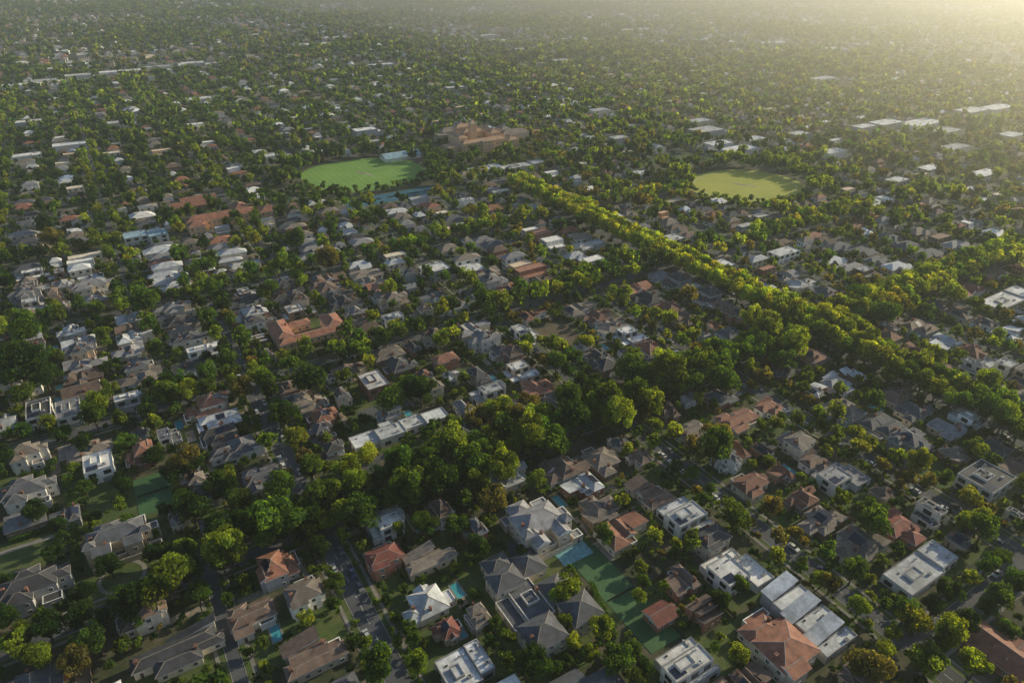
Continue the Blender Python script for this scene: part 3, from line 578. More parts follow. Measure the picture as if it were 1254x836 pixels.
PK=[('hipL',13,18),('hipT',12,17),('two',12,18),('cross',13,18),('M',12,16),('modern',12,17),('modern2',12,17),('shed3',12,15),('boxhip',11,13),('mansion',14,19),('gable',10,15),('hipT',14,19),('cross',11,14),('hipL',10,12),('two',10,13),('modern',9,12),('long',11,20),('long',9,14)]
PW=[11,11,13,13,8,5,5,4,3,10,4,8,11,9,10,3,12,10]
PROTO=[None]*len(PK); used=[False]*len(PK)
def pickroof(px,k):
    if k in('modern','modern2'): return random.choice(['white','pale metal','grey','charcoal','grey'])
    if k in('shed3','long') and random.random()<.3: return 'pale metal'
    if px>650: return random.choices(['terracotta','brown','weathered','slate','grey','charcoal','pale metal','dark red'],[11,17,18,19,13,17,5,5])[0]
    return random.choices(['terracotta','brown','weathered','slate','grey','charcoal','pale metal','dark red'],[5,13,17,23,16,19,6,3])[0]
LOTS.sort(key=lambda l:-l[7])
NIND=300-len(HH)-10
KW={'hipL':'hipped bungalow','hipT':'hipped bungalow','two':'two-storey house','cross':'gabled house','M':'twin-roofed house','modern':'boxy house','modern2':'stepped house','shed3':'skillion house','boxhip':'two-storey house','mansion':'many-hipped house','gable':'gabled house','long':'long house'}
visible=[l for l in LOTS if -15<l[8]<1269 and -15<l[9]<850]
ind=set(id(l) for l in visible[:NIND]); STH=[]; POOLS=[]; FEN=[]
for l in LOTS:
    x,y,ac,hc,la,lb,side,sc,px,py=l
    if id(l) in ind:
        small=la*lb<180
        k=random.choices(range(len(PK)),[w_*(3 if (PK[i][1]*PK[i][2]<190)==small else .6) for i,w_ in enumerate(PW)])[0]; kd,W,D=PK[k]
        rf=pickroof(px,kd); wl_=random.choices(list(WALL),[26,22,18,12,10,10,2])[0]
        if PROTO[k] is None:
            PROTO[k]=make_house('house',0,0,0,wings(kd,W,D),'slate','white',random.choice((23,26,30)),True,random.choice(['c','cs']))
        if not used[k] : o=PROTO[k]; used[k]=True; mats=[c for c in children(o)]; setmat(mats[0],WM[wl_]); setmat(mats[1],RM[rf])
        else: o=copy_tree(PROTO[k],None,rf,wl_,sc>1.75)
        flip=PI*random.choice((0,0,0,1))
        o.location=(x+random.uniform(-.4,.4),y+random.uniform(-.4,.4),0); o.rotation_euler=(0,0,PHI+(PI/2 if side>0 else -PI/2)+flip)
        mir=random.choice((-1,1)); zs=random.uniform(.92,1.15)
        o.scale=(mir*min(1.15,la/W),min(1.15,lb/D),zs)
        reg(o,'house',f"{wl_.replace(' ','-')}-walled {rf.replace(' ','-')}-roofed {KW[kd]}",'house','houses of the suburb')
        if y<330:
            if random.random()<.25: POOLS.append((ac+random.uniform(-2,2),hc-side*(lb/2+3.0)))
            FEN.append((ac,hc,la,lb,side))
    else: STH.append((x,y,la,lb,PHI,px))
pw=MB(); pw.poly([(-1.5,-3.3,.1),(1.5,-3.3,.1),(1.5,3.3,.1),(-1.5,3.3,.1)]); PWm=pw.mesh('pool_water',[mWater])
pc=MB()
for b in((-2.0,-3.8,2.0,-3.3),(-2.0,3.3,2.0,3.8),(-2.0,-3.3,-1.5,3.3),(1.5,-3.3,2.0,3.3)): pc.box(b[0],b[1],0,b[2],b[3],.18)
PCm=pc.mesh('pool_coping',[mPath])
HP=[xy2ab(*unproj(px,py)) for px,py in((338,775),(791,618),(915,420),(270,475),(740,425),(965,575),(562,772))]
for i,(a,b) in enumerate(HP+POOLS):
    if i>=len(HP) and not free(a-3.4,b-1.6,a+3.4,b+1.6): continue
    x,y=ab2xy(a,b); o=empty('swimming_pool',x,y,PHI); inst('water',PWm,o,(0,0,0)); inst('coping',PCm,o,(0,0,0))
    occ(a-4.2,b-2.3,a+4.2,b+2.3); reg(o,'pool','small blue rectangular swimming','swimming pool','backyard swimming pools')
fm=MB()
for k in range(5): fm.box(-6+k*2.4,-.04,.15,-6+k*2.4+2.3,.0,1.8); fm.box(-6.1+k*2.4,0.01,0,-6+k*2.4,.11,1.9)
fm.box(-6,.005,.4,5.9,.05,.5); fm.box(-6,.005,1.4,5.9,.05,1.5); FM=fm.mesh('paling_fence',[mFence])
for (ac,hc,la,lb,side) in FEN:
    for (fa,fb,rr_) in ((ac+la/2+.6,hc,0),(ac,hc-side*(lb/2+4.5),PI/2)):
        e=(fa-.1,fb-5.5,fa+.1,fb+5.5) if rr_==0 else (fa-5.5,fb-.1,fa+5.5,fb+.1)
        if not free(*e) or RG[cells_(*e)].any(): continue
        x,y=ab2xy(fa,fb); o=bpy.data.objects.new('paling_fence',FM); C.objects.link(o); o.location=(x,y,0); o.rotation_euler=(0,0,PHI+rr_)
        reg(o,'fence','brown timber paling','fence','paling fences between gardens')
# ---------------------------------------------------------------- cars
prof=[(-2.2,.35),(-2.25,.62),(-2.15,.92),(-1.55,1.0),(.75,.98),(1.9,.82),(2.2,.66),(2.24,.35)]
bm_=MB(); hw=.9
for s in(-1,1):
    pts=[(x,s*hw*(1 if z<.9 else .95),z) for x,z in prof]; bm_.poly(pts if s<0 else pts[::-1])
for (x0,z0),(x1,z1) in zip(prof,prof[1:]+prof[:1]):
    f0=hw*(1 if z0<.9 else .95); f1=hw*(1 if z1<.9 else .95); bm_.poly([(x0,-f0,z0),(x0,f0,z0),(x1,f1,z1),(x1,-f1,z1)])
bm_.box(-1.25,-.62,1.405,.25,.62,1.45)
CB=bm_
gm=MB(); g=[(-1.75,.98),(-1.3,1.405),(.3,1.405),(1.05,.97)]
for s in(-1,1):
    p=[(x,s*(.84 if z<1.1 else .64),z) for x,z in g]; gm.poly(p if s>0 else p[::-1])
for i in range(4):
    (x0,z0),(x1,z1)=g[i],g[(i+1)%4]; f0=.84 if z0<1.1 else .64; f1=.84 if z1<1.1 else .64; gm.poly([(x0,f0,z0),(x0,-f0,z0),(x1,-f1,z1),(x1,f1,z1)])
GM=gm.mesh('car_windows',[mGlass])
wm_=MB(); wm_.tube((0,-.1,0),(0,.1,0),.32,.32,12,0); wm_.tube((0,-.11,0),(0,.11,0),.18,.18,8,1); WHm=wm_.mesh('car_wheel',[mDark,mAC])
hl=MB(); hl.box(-.03,-.2,-.08,.03,.2,.08); mHL,t_,p_=newmat('lamp_glass'); p_.inputs['Base Color'].default_value=(.7,.7,.7,1); p_.inputs['Roughness'].default_value=.1
mTL,t_,p_=newmat('tail_glass'); p_.inputs['Base Color'].default_value=(.3,.02,.02,1)
HLm=hl.mesh('headlight',[mHL]); TLm=hl.mesh('tail_light',[mTL])
CC={'white':(.7,.7,.7),'silver':(.42,.43,.45),'black':(.02,.02,.022),'grey':(.15,.15,.16),'dark blue':(.03,.05,.14),'red':(.3,.03,.03)}
CBM={}
for k,v in CC.items():
    m,t_,p_=newmat(k.replace(' ','_')+'_car_paint'); p_.inputs['Base Color'].default_value=(*v,1); p_.inputs['Roughness'].default_value=.3; p_.inputs['Coat Weight'].default_value=.5; CBM[k]=CB.mesh('car_body',[m])
for (a,b,rz) in CARS:
    x,y=ab2xy(a,b)
    if not inview(x,y,5): continue
    k=random.choices(list(CC),[32,20,22,20,7,2])[0]; o=empty('parked_car',x,y,PHI+PI/2+rz,.06)
    inst('body',CBM[k],o,(0,0,0)); inst('windows',GM,o,(0,0,0))
    for sx in(-1.4,1.4):
        for sy in(-.82,.82): inst('wheel',WHm,o,(sx,sy,.32))
    for sy in(-.62,.62): inst('headlight',HLm,o,(2.22,sy,.66)); inst('tail_light',TLm,o,(-2.25,sy,.72))
    reg(o,'car',f'{k} parked','car','cars parked along the streets')
# ---------------------------------------------------------------- trees
TREES=[]
HT=[(200,725,34,'B'),(280,686,27,'B'),(345,655,36,'G'),(452,630,27,'G'),(415,567,19,'B'),(228,560,20,'O'),(337,610,20,'G'),(290,640,20,'D'),(265,600,22,'D'),(235,625,22,'D'),(310,655,24,'D'),(380,640,20,'D'),
(60,760,26,'D'),(110,780,22,'G'),(22,785,24,'B'),(40,815,22,'B'),(90,808,20,'O'),(140,740,24,'D'),(165,750,20,'G'),(500,610,25,'G'),(540,600,27,'D'),(575,575,25,'G'),(605,610,20,'O'),(625,580,22,'B'),(540,570,22,'D'),(500,580,20,'D'),(470,600,20,'D'),
(650,545,23,'B'),(680,545,22,'G'),(705,522,20,'D'),(730,507,20,'G'),(755,522,22,'B'),(795,498,19,'B'),(768,457,20,'G'),(805,457,16,'Y'),(845,470,17,'G'),(885,465,19,'G'),(940,440,18,'G'),(968,432,17,'B'),(995,425,16,'B'),(1020,410,17,'G'),(1050,400,16,'B'),
(1085,392,17,'G'),(1135,375,17,'B'),(1165,362,16,'B'),(865,458,16,'D'),(910,452,16,'G'),(825,478,15,'D'),(480,492,20,'G'),(515,482,24,'D'),(610,505,20,'B'),(580,515,18,'O'),(640,510,18,'O'),(435,560,15,'Y'),(370,482,22,'D'),(345,510,20,'D'),(715,418,12,'Y'),
(1050,800,26,'O'),(1140,808,22,'B'),(1050,640,22,'G'),(972,662,22,'D'),(945,626,19,'O'),(712,730,20,'B'),(737,762,17,'B'),(747,797,22,'G'),(655,803,22,'D'),(690,712,15,'G'),(1205,645,18,'G'),(1197,545,15,'B'),(885,735,14,'D'),(40,415,20,'G'),(180,380,18,'G'),(400,330,15,'O'),
(250,330,15,'G'),(40,460,28,'D'),(15,470,24,'D'),(70,462,20,'D'),(325,360,15,'G'),(740,650,14,'G'),(585,665,16,'D'),(560,640,16,'G'),(640,662,10,'G'),(520,640,18,'G'),(290,420,20,'G'),(220,310,12,'G'),(65,295,14,'O'),(365,300,14,'G'),(480,350,12,'B'),(340,540,18,'D'),
(1080,620,15,'G'),(1225,640,16,'G'),(1010,700,12,'B'),(930,715,12,'G'),(1165,640,14,'B'),(1230,770,14,'G'),(1215,470,16,'B'),(1170,470,14,'G'),(1140,440,16,'B'),(1090,425,14,'G'),(180,640,10,'G'),(100,590,10,'G'),(20,640,16,'D'),(115,700,18,'D'),(240,720,16,'G'),
(696,748,12,'B'),(712,770,11,'Y'),(725,788,12,'B'),(790,700,10,'G'),(806,722,10,'B'),(15,720,16,'D'),(60,668,14,'D'),(150,590,14,'D'),(128,640,12,'G'),(210,575,16,'D'),(225,610,14,'G'),(70,640,12,'D'),(110,625,12,'D'),(160,625,10,'G'),(0,560,16,'D'),(185,560,14,'D'),(155,540,14,'G'),(95,540,12,'D'),
(1190,760,16,'D'),(1215,735,14,'G'),(1160,775,15,'G'),(1110,770,14,'D'),(1245,700,15,'G'),(775,790,13,'G'),(790,808,14,'D')]
TC={'B':(.145,.20,.032),'G':(.065,.12,.026),'D':(.03,.062,.018),'O':(.12,.115,.046),'Y':(.24,.285,.04)}
TG=np.zeros_like(G)
def addtree(x,y,r,h,c,f):
    a,b=xy2ab(x,y); TREES.append((x,y,r,h,c,f)); q=r*.62; TG[cells_(a-q,b-q,a+q,b+q)]=1
hm_=[]
def hedge(px0,py0,px1,py1,lab):
    x0,y0=unproj(px0,py0,1.5); x1,y1=unproj(px1,py1,1.5); hm_.append((x0,y0,x1,y1,lab))
    n=int(math.hypot(x1-x0,y1-y0))
    for k in range(n+1):
        a,b=xy2ab(x0+(x1-x0)*k/n,y0+(y1-y0)*k/n); occ(a-1.5,b-1.5,a+1.5,b+1.5)
hedge(88,606,94,690,'long tall clipped hedge running between the white villa and the stone mansion')
hedge(10,662,60,646,'low clipped hedge along the gravel path at the left edge')
hedge(724,712,754,778,'clipped hedge along the left side of the green tennis court')
for (px,py,rp,c) in HT:
    x,y=unproj(px,py,8); sc=proj(x,y,8)[2]; r=rp/sc; a,b=xy2ab(x,y)
    for _ in range(12):
        if free(a-.5,b-.5,a+.5,b+.5): break
        a+=random.uniform(-2,2); b+=random.uniform(-2,2)
    x,y=ab2xy(a,b); addtree(x,y,r,r*1.05,TC[c],1)
def street(axis,const,s0,s1,step,off,r,cols,prob=1,hf=1.15,force=False,flag=2):
    s=s0
    while s<s1:
        for sg in(-1,1):
            if random.random()<prob:
                q=s+random.uniform(-2,2)*(.3 if flag==3 else 1); a,b=(q,const+sg*off) if axis=='a' else (const+sg*off,q)
                if not force and (inzone(a,b,0) or not free(a-.3,b-.3,a+.3,b+.3)): continue
                rr=r*(random.uniform(.75,1.2) if flag==2 else random.uniform(.94,1.06)); x,y=ab2xy(a,b)
                if inview(x,y,60) and y>60: addtree(x,y,rr,rr*hf*(random.uniform(.9,1.15) if flag==2 else random.uniform(.96,1.05)),tuple(v*random.uniform(.88,1.12) for v in TC[random.choice(cols)]),flag)
        s+=step
street('a',326,212,530,6.0,5.2,6.6,'YYYB',1,1.2,True,3)
street('a',326,0,203,7.5,6.2,6.2,'BYBG',1,1.15,True,3)
street('b',203,30,182,8.5,5.2,6.0,'GGDB',.97,1.2); street('b',203,182,330,8,5.2,6.2,'GGB',.97,1.15); street('b',203,330,560,7.5,5.2,6.4,'BGY',1,1.15,False,3); street('b',203,-140,30,11,5.2,5.0,'GDD',.8)
street('b',320,-200,180,10,5.2,5.2,'GGB',.85); street('b',320,180,330,9,5.2,5.8,'GGB',.97); street('b',320,330,640,9.5,5.2,5.2,'GBY',.9)
street('b',442,-250,180,10,5.2,5.0,'GGB',.85); street('b',442,180,330,9,5.2,5.2,'GB',.9); street('b',560,-300,700,11,5.2,5,'GDB',.8); street('b',442,330,800,10,5.2,4.8,'GBY',.85)
street('b',52,186,330,11,5.0,4.4,'GDB',.75)
street('a',38,-40,203,15,5.5,3.6,'GDBO',.55)
street('a',38,205,442,11,5.2,5,'GDBO',.85); street('a',182,-40,200,11,5.0,4.0,'GBO',.65); street('a',182,205,700,10,5.2,4.8,'GBD',.8)
for b in (255,400,475): street('a',b,-40,700,10,5.0,4.4,'GBBO',.7)
for b in (-380,-305,-230,-155,-80,-3,90,550,625,700,775,850,925,1000,1075,1150): street('a',b,200,1400,12,5.0,4.8,'GDBB',.68)
for a in CROSS[5:]: street('b',a,-400,1500,13,4.8,4.6,'GDBB',.65)
for (px,py,rb,ra),cols in zip(OV,('GGD','GBB')):
    x,y=unproj(px,py); a0,b0=xy2ab(x,y)
    for k in range(150):
        th=2*PI*k/150+random.uniform(-.05,.05); q=random.uniform(.98,1.32); a,b=a0+(ra+2)*math.sin(th)*q,b0+(rb+2)*math.cos(th)*q
        if q>1.05 and not free(a-1,b-1,a+1,b+1): continue
        if q<1.05 and random.random()<.5: continue
        xx,yy=ab2xy(a,b)
        lowv=(yy<y-36)
        rr=random.uniform(2.2,3.4) if lowv else random.uniform(3.8,6); addtree(xx,yy,rr,rr*(.9 if lowv else 1.2),TC[random.choice(cols)],2)
def onroad(x,y):
    a,b=xy2ab(x,y)
    for c in CROSS:
        if abs(a-c)<4.0 and not(c==52 and b<178): return True
    for c in d1_for(a):
        if abs(b-c)<rw(c)/2+.3: return True
    return False
NT=220000; ty=np.sqrt(rng.uniform(70**2,1340**2,NT)); tx=rng.uniform(-.98,.98,NT)*(ty*.9+60)
for x,y in zip(tx,ty):
    p=proj(x,y,3)
    if not(-60<p[0]<1314 and -40<p[1]<930): continue
    dn=dens(p[0],p[1]); a,b=xy2ab(x,y)
    kk=.5+.5*math.sin(a*.019+1)*math.sin(b*.023+2)*math.cos(a*.007+b*.011); far_=y>500
    if random.random()>(.66+.34*max(dn,kk) if not far_ else .35+.55*max(dn,kk)): continue
    big_=random.random()<(.2+.5*dn if not far_ else .1+.5*kk)
    r=random.uniform(4.2,7.2) if big_ else random.choice((1.6,2.0,2.5,3.0,3.5))*random.uniform(.85,1.15)
    if far_: r=max(r,2.3)
    m=.45*r if not big_ else .5*r
    m*=.5 if far_ else .7
    if not free(a-m,b-m,a+m,b+m): continue
    q=r*(.6 if dn>.3 or far_ else .72)
    if TG[cells_(a-q,b-q,a+q,b+q)].any(): continue
    if onroad(x,y): continue
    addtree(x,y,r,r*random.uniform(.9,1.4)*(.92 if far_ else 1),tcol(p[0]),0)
def ico(sub):
    import bmesh
    b=bmesh.new(); bmesh.ops.create_icosphere(b,subdivisions=sub,radius=1); b.verts.ensure_lookup_table()
    V=np.array([v.co[:] for v in b.verts]); T=np.array([[v.index for v in f.verts] for f in b.faces]); b.free(); return V,T
def crown(seed,ncl,nlf,leaf,core=1,tall=1.0,loose=.0):
    g=np.random.default_rng(seed); Vs=[];Cs=[];Ts=[];n=0
    if core is not None:
        V,T=ico(core); nn=1+.22*g.standard_normal((len(V),1)); V=V*np.clip(nn,.6,1.35)*.54*np.array([1,1,.82*tall]); Vs.append(V); Ts.append(T); Cs.append(np.full((len(V),3),.35)); n=len(V)  # core coloured dark to stand for the shade inside the crown
    for c in range(ncl):
        d=g.standard_normal(3); d[2]=abs(d[2])*1.0-.28; d/=np.linalg.norm(d); cr=g.uniform(.24,.42); cc=d*g.uniform(.48,.8)
        if c<2: cc=cc*.3
        sh=g.uniform(.55,1.4); tint=g.uniform(-.08,.08)
        D=g.standard_normal((nlf,3)); D[:,2]+=.35; D/=np.linalg.norm(D,axis=1)[:,None]
        P=cc+D*cr*g.uniform(.72,1.12,(nlf,1)); P=P*np.array([1,1,.85*tall])
        N=D+g.standard_normal((nlf,3))*(.55+loose); N/=np.linalg.norm(N,axis=1)[:,None]
        U=np.cross(N,g.standard_normal((nlf,3))); U/=np.linalg.norm(U,axis=1)[:,None]; W=np.cross(N,U)
        s=leaf*g.uniform(.55,1.25,(nlf,1)); s2=s*g.uniform(.5,1,(nlf,1))
        q=np.stack([P-U*s-W*s2*.4,P+U*s*.2-W*s2,P+U*s+W*s2*.3,P-U*s*.3+W*s2],1).reshape(-1,3)
        ii=np.arange(nlf)*4+n; Ts.append(np.concatenate([np.stack([ii,ii+1,ii+2],1),np.stack([ii,ii+2,ii+3],1)])); Vs.append(q)
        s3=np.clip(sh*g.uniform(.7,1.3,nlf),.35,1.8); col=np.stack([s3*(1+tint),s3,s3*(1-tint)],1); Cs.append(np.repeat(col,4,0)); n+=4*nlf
    V=np.concatenate(Vs); V[:,2]+=1.22*(tall*.85+.15)+.05
    return V,np.concatenate(Ts),np.concatenate(Cs)
def npmesh(name,V,T,Cc,mat):
    me=bpy.data.meshes.new(name); me.vertices.add(len(V)); me.vertices.foreach_set('co',V.astype(np.float32).ravel())
    me.loops.add(len(T)*3); me.loops.foreach_set('vertex_index',T.astype(np.int32).ravel()); me.polygons.add(len(T)); me.polygons.foreach_set('loop_start',np.arange(0,len(T)*3,3,dtype=np.int32))
    at=me.color_attributes.new('Col','FLOAT_COLOR','POINT'); at.data.foreach_set('color',np.concatenate([Cc,np.ones((len(Cc),1))],1).astype(np.float32).ravel())
    me.materials.append(mat); me.update(calc_edges=True); return me
NV=12
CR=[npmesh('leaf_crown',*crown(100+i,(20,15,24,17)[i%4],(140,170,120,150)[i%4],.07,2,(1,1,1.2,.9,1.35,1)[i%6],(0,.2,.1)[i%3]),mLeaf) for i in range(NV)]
def hedgemesh(Ln,wd,ht,seed):
    g=np.random.default_rng(seed); n=int(Ln*60); P=np.stack([g.uniform(-Ln/2,Ln/2,n),g.uniform(-wd/2,wd/2,n),g.uniform(.1,ht,n)],1)
    f=g.integers(0,3,n); N=np.zeros((n,3)); P[f==0,2]=ht; N[f==0,2]=1; sg=g.choice([-1,1],n); P[f>0,1]=(sg*wd/2)[f>0]; N[f>0,1]=sg[f>0]
    N+=g.standard_normal((n,3))*.4; N/=np.linalg.norm(N,axis=1)[:,None]; U=np.cross(N,g.standard_normal((n,3))); U/=np.linalg.norm(U,axis=1)[:,None]; W=np.cross(N,U); s=.3*g.uniform(.6,1.3,(n,1))
    q=np.stack([P-U*s,P-W*s,P+U*s,P+W*s],1).reshape(-1,3); ii=np.arange(n)*4
    T=np.concatenate([np.stack([ii,ii+1,ii+2],1),np.stack([ii,ii+2,ii+3],1)]); return q,T,np.repeat(np.repeat(g.uniform(.6,1.3,(n,1)),3,1),4,0)
for i,(x0,y0,x1,y1,lab) in enumerate(hm_):
    Ln=math.hypot(x1-x0,y1-y0); o=bpy.data.objects.new('clipped_hedge',npmesh('clipped_hedge',*hedgemesh(Ln,2.2 if i==0 else 1.4,3.2 if i==0 else 2,i),mLeaf)); C.objects.link(o)
    o.location=((x0+x1)/2,(y0+y1)/2,0); o.rotation_euler=(0,0,math.atan2(y1-y0,x1-x0)); o.color=(.07,.13,.03,1); tag(o,lab,'hedge')
def trunkmesh(seed):
    g=random.Random(seed); m=MB(); m.tube((0,0,-.02),(.02,0,.35),.085,.06,8); m.tube((.02,0,.35),(0,.02,.85),.06,.035,7)
    for k in range(5):
        th=2*PI*k/5+g.uniform(-.3,.3); z=g.uniform(.35,.6); e=(math.cos(th)*.42,math.sin(th)*.42,z+g.uniform(.35,.6)); m.tube((.01,0,z),e,.035,.012,5)
        m.tube(e,(e[0]*1.4,e[1]*1.3,e[2]+.25),.012,.006,4)
    return m.mesh('tree_trunk',[mTrunk])
TM=[trunkmesh(i) for i in range(4)]
pool=[]
for t in TREES:
    if t[5]==1 and onroad(t[0],t[1]): continue
    p=proj(t[0],t[1],t[2]); 
    if not(-90<p[0]<1344 and -60<p[1]<940): continue
    vis=-5<p[0]<1259 and -5<p[1]<850
    pool.append((t[2]*p[2]*(1 if vis else 0)+(1000 if t[5]==1 and vis else 0),t,p))
pool.sort(key=lambda q:-q[0])
ctone=lambda c: 'yellow green' if c[0]>.19 else 'bright green' if c[0]>.12 and c[0]<c[1]*.92 else 'olive' if c[0]>c[1]*.92 else 'mid green' if c[1]>.085 else 'dark green'
REST=[]
for i,(k,t,p) in enumerate(pool):
    if i<300:
        x,y,r,h,c,_=t; o=empty('tree',x,y,random.uniform(0,6.28)); o.scale=(r,r,h)
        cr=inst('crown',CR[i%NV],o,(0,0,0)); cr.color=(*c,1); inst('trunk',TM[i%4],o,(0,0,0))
        sz='large' if r>6 else 'medium' if r>4 else 'small'
        reg(o,'tree',f'{sz} {ctone(c)} leafy','tree','trees among the houses')
    else: REST.append(t)
def merge(name,temps,P,RZ,SC,COL,mat,code=None,which=None):
    Vs=[];Ts=[];Cs=[];n=0; P=np.array(P);RZ=np.array(RZ);SC=np.array(SC);COL=np.array(COL)
    which=np.array(which) if which is not None else rng.integers(0,len(temps),len(P))
    for k,(V,T,Cc) in enumerate(temps):
        idx=np.where(which==k)[0]
        if len(idx)==0: continue
        v=V[None]*SC[idx][:,None,:]; c,s=np.cos(RZ[idx])[:,None],np.sin(RZ[idx])[:,None]
        X=v[:,:,0]*c-v[:,:,1]*s+P[idx][:,0:1]; Y=v[:,:,0]*s+v[:,:,1]*c+P[idx][:,1:2]; Z=v[:,:,2]
        Vs.append(np.stack([X,Y,Z],2).reshape(-1,3)); m=len(V)
        Ts.append((T[None]+(np.arange(len(idx))*m)[:,None,None]+n).reshape(-1,3)); n+=m*len(idx)
        if code is None: Cs.append((Cc[None]*COL[idx][:,None,:]).reshape(-1,3))
        else: Cs.append(COL[idx][:,code[k]].reshape(-1,3))
    return npmesh(name,np.concatenate(Vs),np.concatenate(Ts),np.concatenate(Cs),mat)
def stuff(name,me,label,cat):
    o=bpy.data.objects.new(name,me); C.objects.link(o); o['kind']='stuff'; o['label']=label; o['category']=cat; return o
T1=[crown(300+i,15,30,.14,1,(1,1.15,1.3,.95)[i%4]) for i in range(8)]
T2=[crown(400+i,10,11,.24,1,(1,1.2,1.35)[i%3]) for i in range(8)]
T3=[crown(500+i,7,4,.36,0,(1,1.25)[i%2]) for i in range(8)]
T5=[crown(700+i,16,60,.10,2,1) for i in range(4)]
NF=62000; yy=np.sqrt(rng.uniform(1250**2,3900**2,NF)); xx=rng.uniform(-.86,.86,NF)*yy
clump=np.sin(xx*.011+1.3*np.sin(yy*.006))+np.sin(yy*.009+xx*.003)+.6*np.sin(xx*.031)*np.sin(yy*.023); keep=(rng.uniform(-2.6,1.2,NF)<clump)
FARC=np.array([x for x in OCC if x[2]-x[0]>12 and ab2xy(x[0],x[1])[1]>1200])
aa=-xx*sP+yy*cP; bb=xx*cP+yy*sP
for r_ in FARC: keep&=~((aa>r_[0]-4)&(aa<r_[2]+4)&(bb>r_[1]-14)&(bb<r_[3]+4))
xx,yy,clump=xx[keep],yy[keep],clump[keep]
tp=[(t[0],t[1]) for t in REST]; ts=[(t[2],t[2],t[3]) for t in REST]; tc_=[t[4] for t in REST]
w_=[24+int(rng.integers(0,4)) if t[5]==3 else int(rng.integers(0,8))+(0 if (t[1]<380 or (t[5]==2 and t[1]<600)) else (8 if t[1]<800 else 16)) for t in REST]
fr=2.6+5.4*rng.uniform(0,1,len(xx))**1.6+np.clip(clump,0,2)*.9; fh=fr*rng.uniform(.8,1.25,len(xx)); base=np.array([(.03,.062,.02),(.06,.10,.026),(.12,.155,.035),(.12,.115,.045)])
fc=base[rng.choice(4,len(xx),p=[.28,.34,.30,.08])]*rng.uniform(.75,1.3,(len(xx),1))
Pall=np.concatenate([np.array(tp),np.stack([xx,yy],1)]); Sall=np.concatenate([np.array(ts),np.stack([fr,fr,fh],1)]); Call=np.concatenate([np.array(tc_),fc])
Wall_=np.concatenate([np.array(w_),rng.integers(16,24,len(xx))])
stuff('distant_trees',merge('distant_trees',T1+T2+T3+T5,Pall,rng.uniform(0,6.28,len(Pall)),Sall,Call,mLeaf,None,Wall_),'green mass of trees spread through the suburb out to the hazy horizon','trees')
# low garden shrubs
T4=[crown(600+i,5,12,.3,None) for i in range(4)]; sp_=[];ss=[];sc_=[]
for l in visible[:800]:
    x,y,ac,hc,la,lb,side,s_,px,py=l
    for _ in range(12 if y<330 else 5):
        e=random.random()
        if e<.5: a=ac+random.choice((-1,1))*(la/2+random.uniform(.4,1.4)); b=hc+random.uniform(-lb/2-4,lb/2+4)
        else: a=ac+random.uniform(-la/2,la/2); b=hc+random.choice((-1,1))*(lb/2+random.uniform(.8,4.5))
        if not free(a-.3,b-.3,a+.3,b+.3): continue
        q=ab2xy(a,b)
        if onroad(*q): continue
        r=random.uniform(.6,1.5); sp_.append(q); ss.append((r,r,r*random.uniform(.7,1.3))); sc_.append(tcol())
for _ in range(13000):
    y=math.sqrt(random.uniform(90**2,420**2)); x=random.uniform(-.85,.85)*y*1.1; a,b=xy2ab(x,y)
    if free(a-.5,b-.5,a+.5,b+.5) and not onroad(x,y) and inview(x,y,20):
        r=random.uniform(.8,2.0); sp_.append((x,y)); ss.append((r,r,r*.9)); sc_.append(tcol(0,random.random()*.8))
stuff('garden_shrubs',merge('garden_shrubs',T4,sp_,rng.uniform(0,6.28,len(sp_)),ss,sc_,mLeaf),'low green shrubs and hedges filling the gardens between the houses','shrubs')
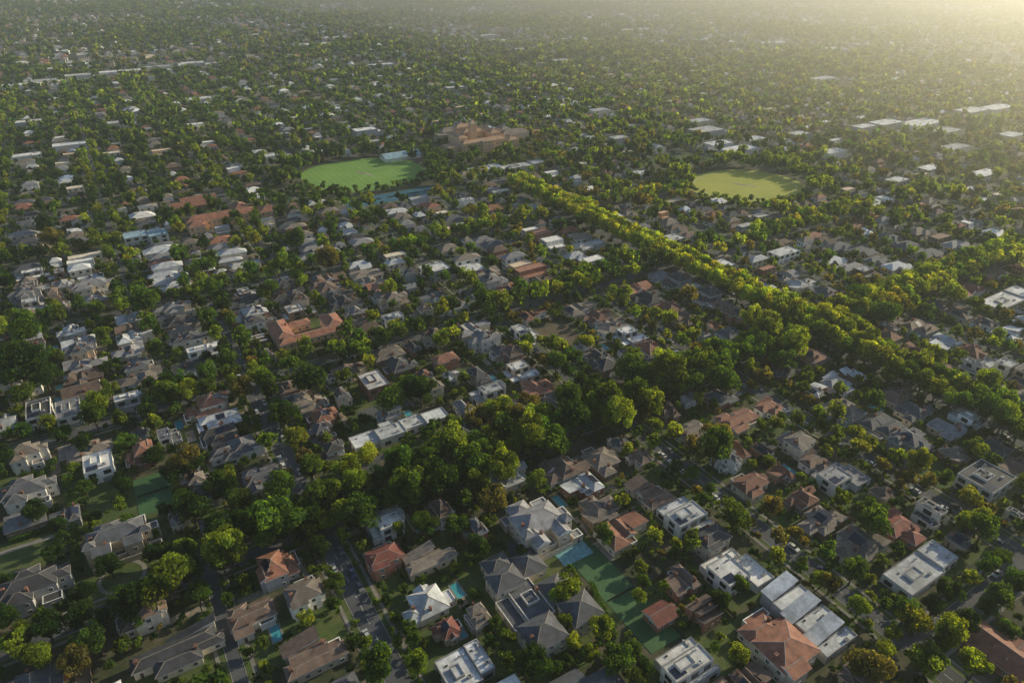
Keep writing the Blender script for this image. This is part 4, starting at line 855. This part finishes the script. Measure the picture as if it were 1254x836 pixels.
# ---------------------------------------------------------------- far houses (one mass)
def htemp(kind):
    m=MB()
    if kind=='hip': W=[(-.5,-.5,.5,.25,.55,'hip'),(-.5,-.0,.1,.5,.5,'hip')]
    elif kind=='gab': W=[(-.5,-.4,.5,.2,.57,'hip'),(-.45,.0,.05,.5,.5,'gable'),(.0,-.5,.4,-.1,.5,'gable')]
    elif kind=='two': W=[(-.5,-.5,.35,.1,1.05,'hip'),(-.3,.1,.5,.5,.55,'hip')]
    else: W=[(-.5,-.5,.5,.1,1.0,'flat'),(-.4,.1,.5,.5,.55,'flat')]
    sx=15.;
    for i,(x0,y0,x1,y1,h,k) in enumerate(W):
        X0,Y0,X1,Y1,Hh=x0*sx+i*.02,y0*sx+i*.02,x1*sx-i*.02,y1*sx-i*.02,h*6-i*.01
        tb=MB(); tb.box(X0,Y0,0,X1,Y1,Hh-.2); 
        for f in tb.f: m.poly([tb.v[q] for q in f],0)
        rb=MB(); wb=MB(); roofshape(rb,wb,X0,Y0,X1,Y1,Hh,k,26,False)
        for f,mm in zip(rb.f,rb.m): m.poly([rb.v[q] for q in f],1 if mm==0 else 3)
        for f in wb.f: m.poly([wb.v[q] for q in f],0)
        for st in range(1 if Hh<5 else 2):
            z=st*3+.9
            for q in range(3):
                xx_=X0+(X1-X0)*(q+.5)/3; m.poly([(xx_-.8,Y0-.04,z),(xx_+.8,Y0-.04,z),(xx_+.8,Y0-.04,z+1.4),(xx_-.8,Y0-.04,z+1.4)],2)
                yy_=Y0+(Y1-Y0)*(q+.5)/3; m.poly([(X1+.04,yy_-.8,z),(X1+.04,yy_+.8,z),(X1+.04,yy_+.8,z+1.4),(X1+.04,yy_-.8,z+1.4)],2); m.poly([(X0-.04,yy_+.8,z),(X0-.04,yy_-.8,z),(X0-.04,yy_-.8,z+1.4),(X0-.04,yy_+.8,z+1.4)],2)
    V=np.array(m.v); T=[];code=np.zeros(len(V),int)
    for f,mm in zip(m.f,m.m):
        for k in range(1,len(f)-1): T.append((f[0],f[k],f[k+1]))
        for q in f: code[q]=mm
    V[:,0]/=15; V[:,1]/=15
    return V,np.array(T),code
HTm=[htemp(k) for k in('hip','gab','two','flat')]
NFH=14000; hy=np.sqrt(rng.uniform(1330**2,3900**2,NFH)); hx=rng.uniform(-.86,.86,NFH)*hy
ha_=np.round((-hx*sP+hy*cP)/19)*19; hb_=np.round((hx*cP+hy*sP)/36)*36; _,ui=np.unique(np.stack([ha_,hb_],1),axis=0,return_index=True)
ha_,hb_=ha_[ui]+rng.uniform(-3,3,len(ui)),hb_[ui]+rng.uniform(-10,10,len(ui)); hx=hb_*cP-ha_*sP; hy=hb_*sP+ha_*cP
Ph=[(l[0],l[1]) for l in STH]+list(zip(hx,hy)); Sh=[(l[3],l[2],random.uniform(.95,1.2)) for l in STH]+[(random.uniform(13,21),random.uniform(11,16),random.uniform(1.0,1.7)) for _ in hx]
nH=len(Ph); rk=['terracotta','brown','weathered','slate','grey','charcoal','pale metal','white']; rp=[.12,.14,.20,.16,.14,.08,.09,.07]; wk=list(WALL); wp=[.36,.28,.11,.07,.08,.08,.02]
ci=rng.choice(8,nH,p=rp); wi=rng.choice(7,nH,p=wp); jit=rng.uniform(.8,1.25,(nH,1))
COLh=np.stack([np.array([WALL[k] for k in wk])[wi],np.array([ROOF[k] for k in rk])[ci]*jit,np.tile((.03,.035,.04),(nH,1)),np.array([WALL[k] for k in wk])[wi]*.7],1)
wh=rng.choice(4,nH,p=[.34,.32,.23,.11])
RZh=PHI+PI*rng.integers(0,2,nH)+np.concatenate([rng.normal(0,.04,len(STH)),rng.choice([0,PI/2],len(hx))+rng.normal(0,.1,len(hx))])
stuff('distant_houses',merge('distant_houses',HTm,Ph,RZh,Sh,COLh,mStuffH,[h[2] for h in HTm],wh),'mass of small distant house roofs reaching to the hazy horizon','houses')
# ---------------------------------------------------------------- labels that single things out
def ordw(n): return ['nearest','second','third','fourth','fifth','sixth','seventh','eighth','ninth','tenth','eleventh','twelfth'][n-1] if n<=12 else f'{n}th'
cells={}
for (o,noun,desc) in REG:
    px,py,_=proj(o.location[0],o.location[1],0); best=min(LM,key=lambda m:(m[0]-px)**2+(m[1]-py)**2); dx,dy=px-best[0],py-best[1]
    d='left of' if dx<0 and abs(dx)>=abs(dy) else 'right of' if abs(dx)>=abs(dy) else 'behind' if dy<0 else 'in front of'
    cells.setdefault((noun,best[2],d),[]).append((dx*dx+dy*dy,len(cells),o,desc))
for (noun,lm,d),l in cells.items():
    l.sort(key=lambda q:q[0])
    for i,q in enumerate(l): q[2]['label']=f'{q[3]}, {ordw(i+1)} {noun} {d} the {lm}'
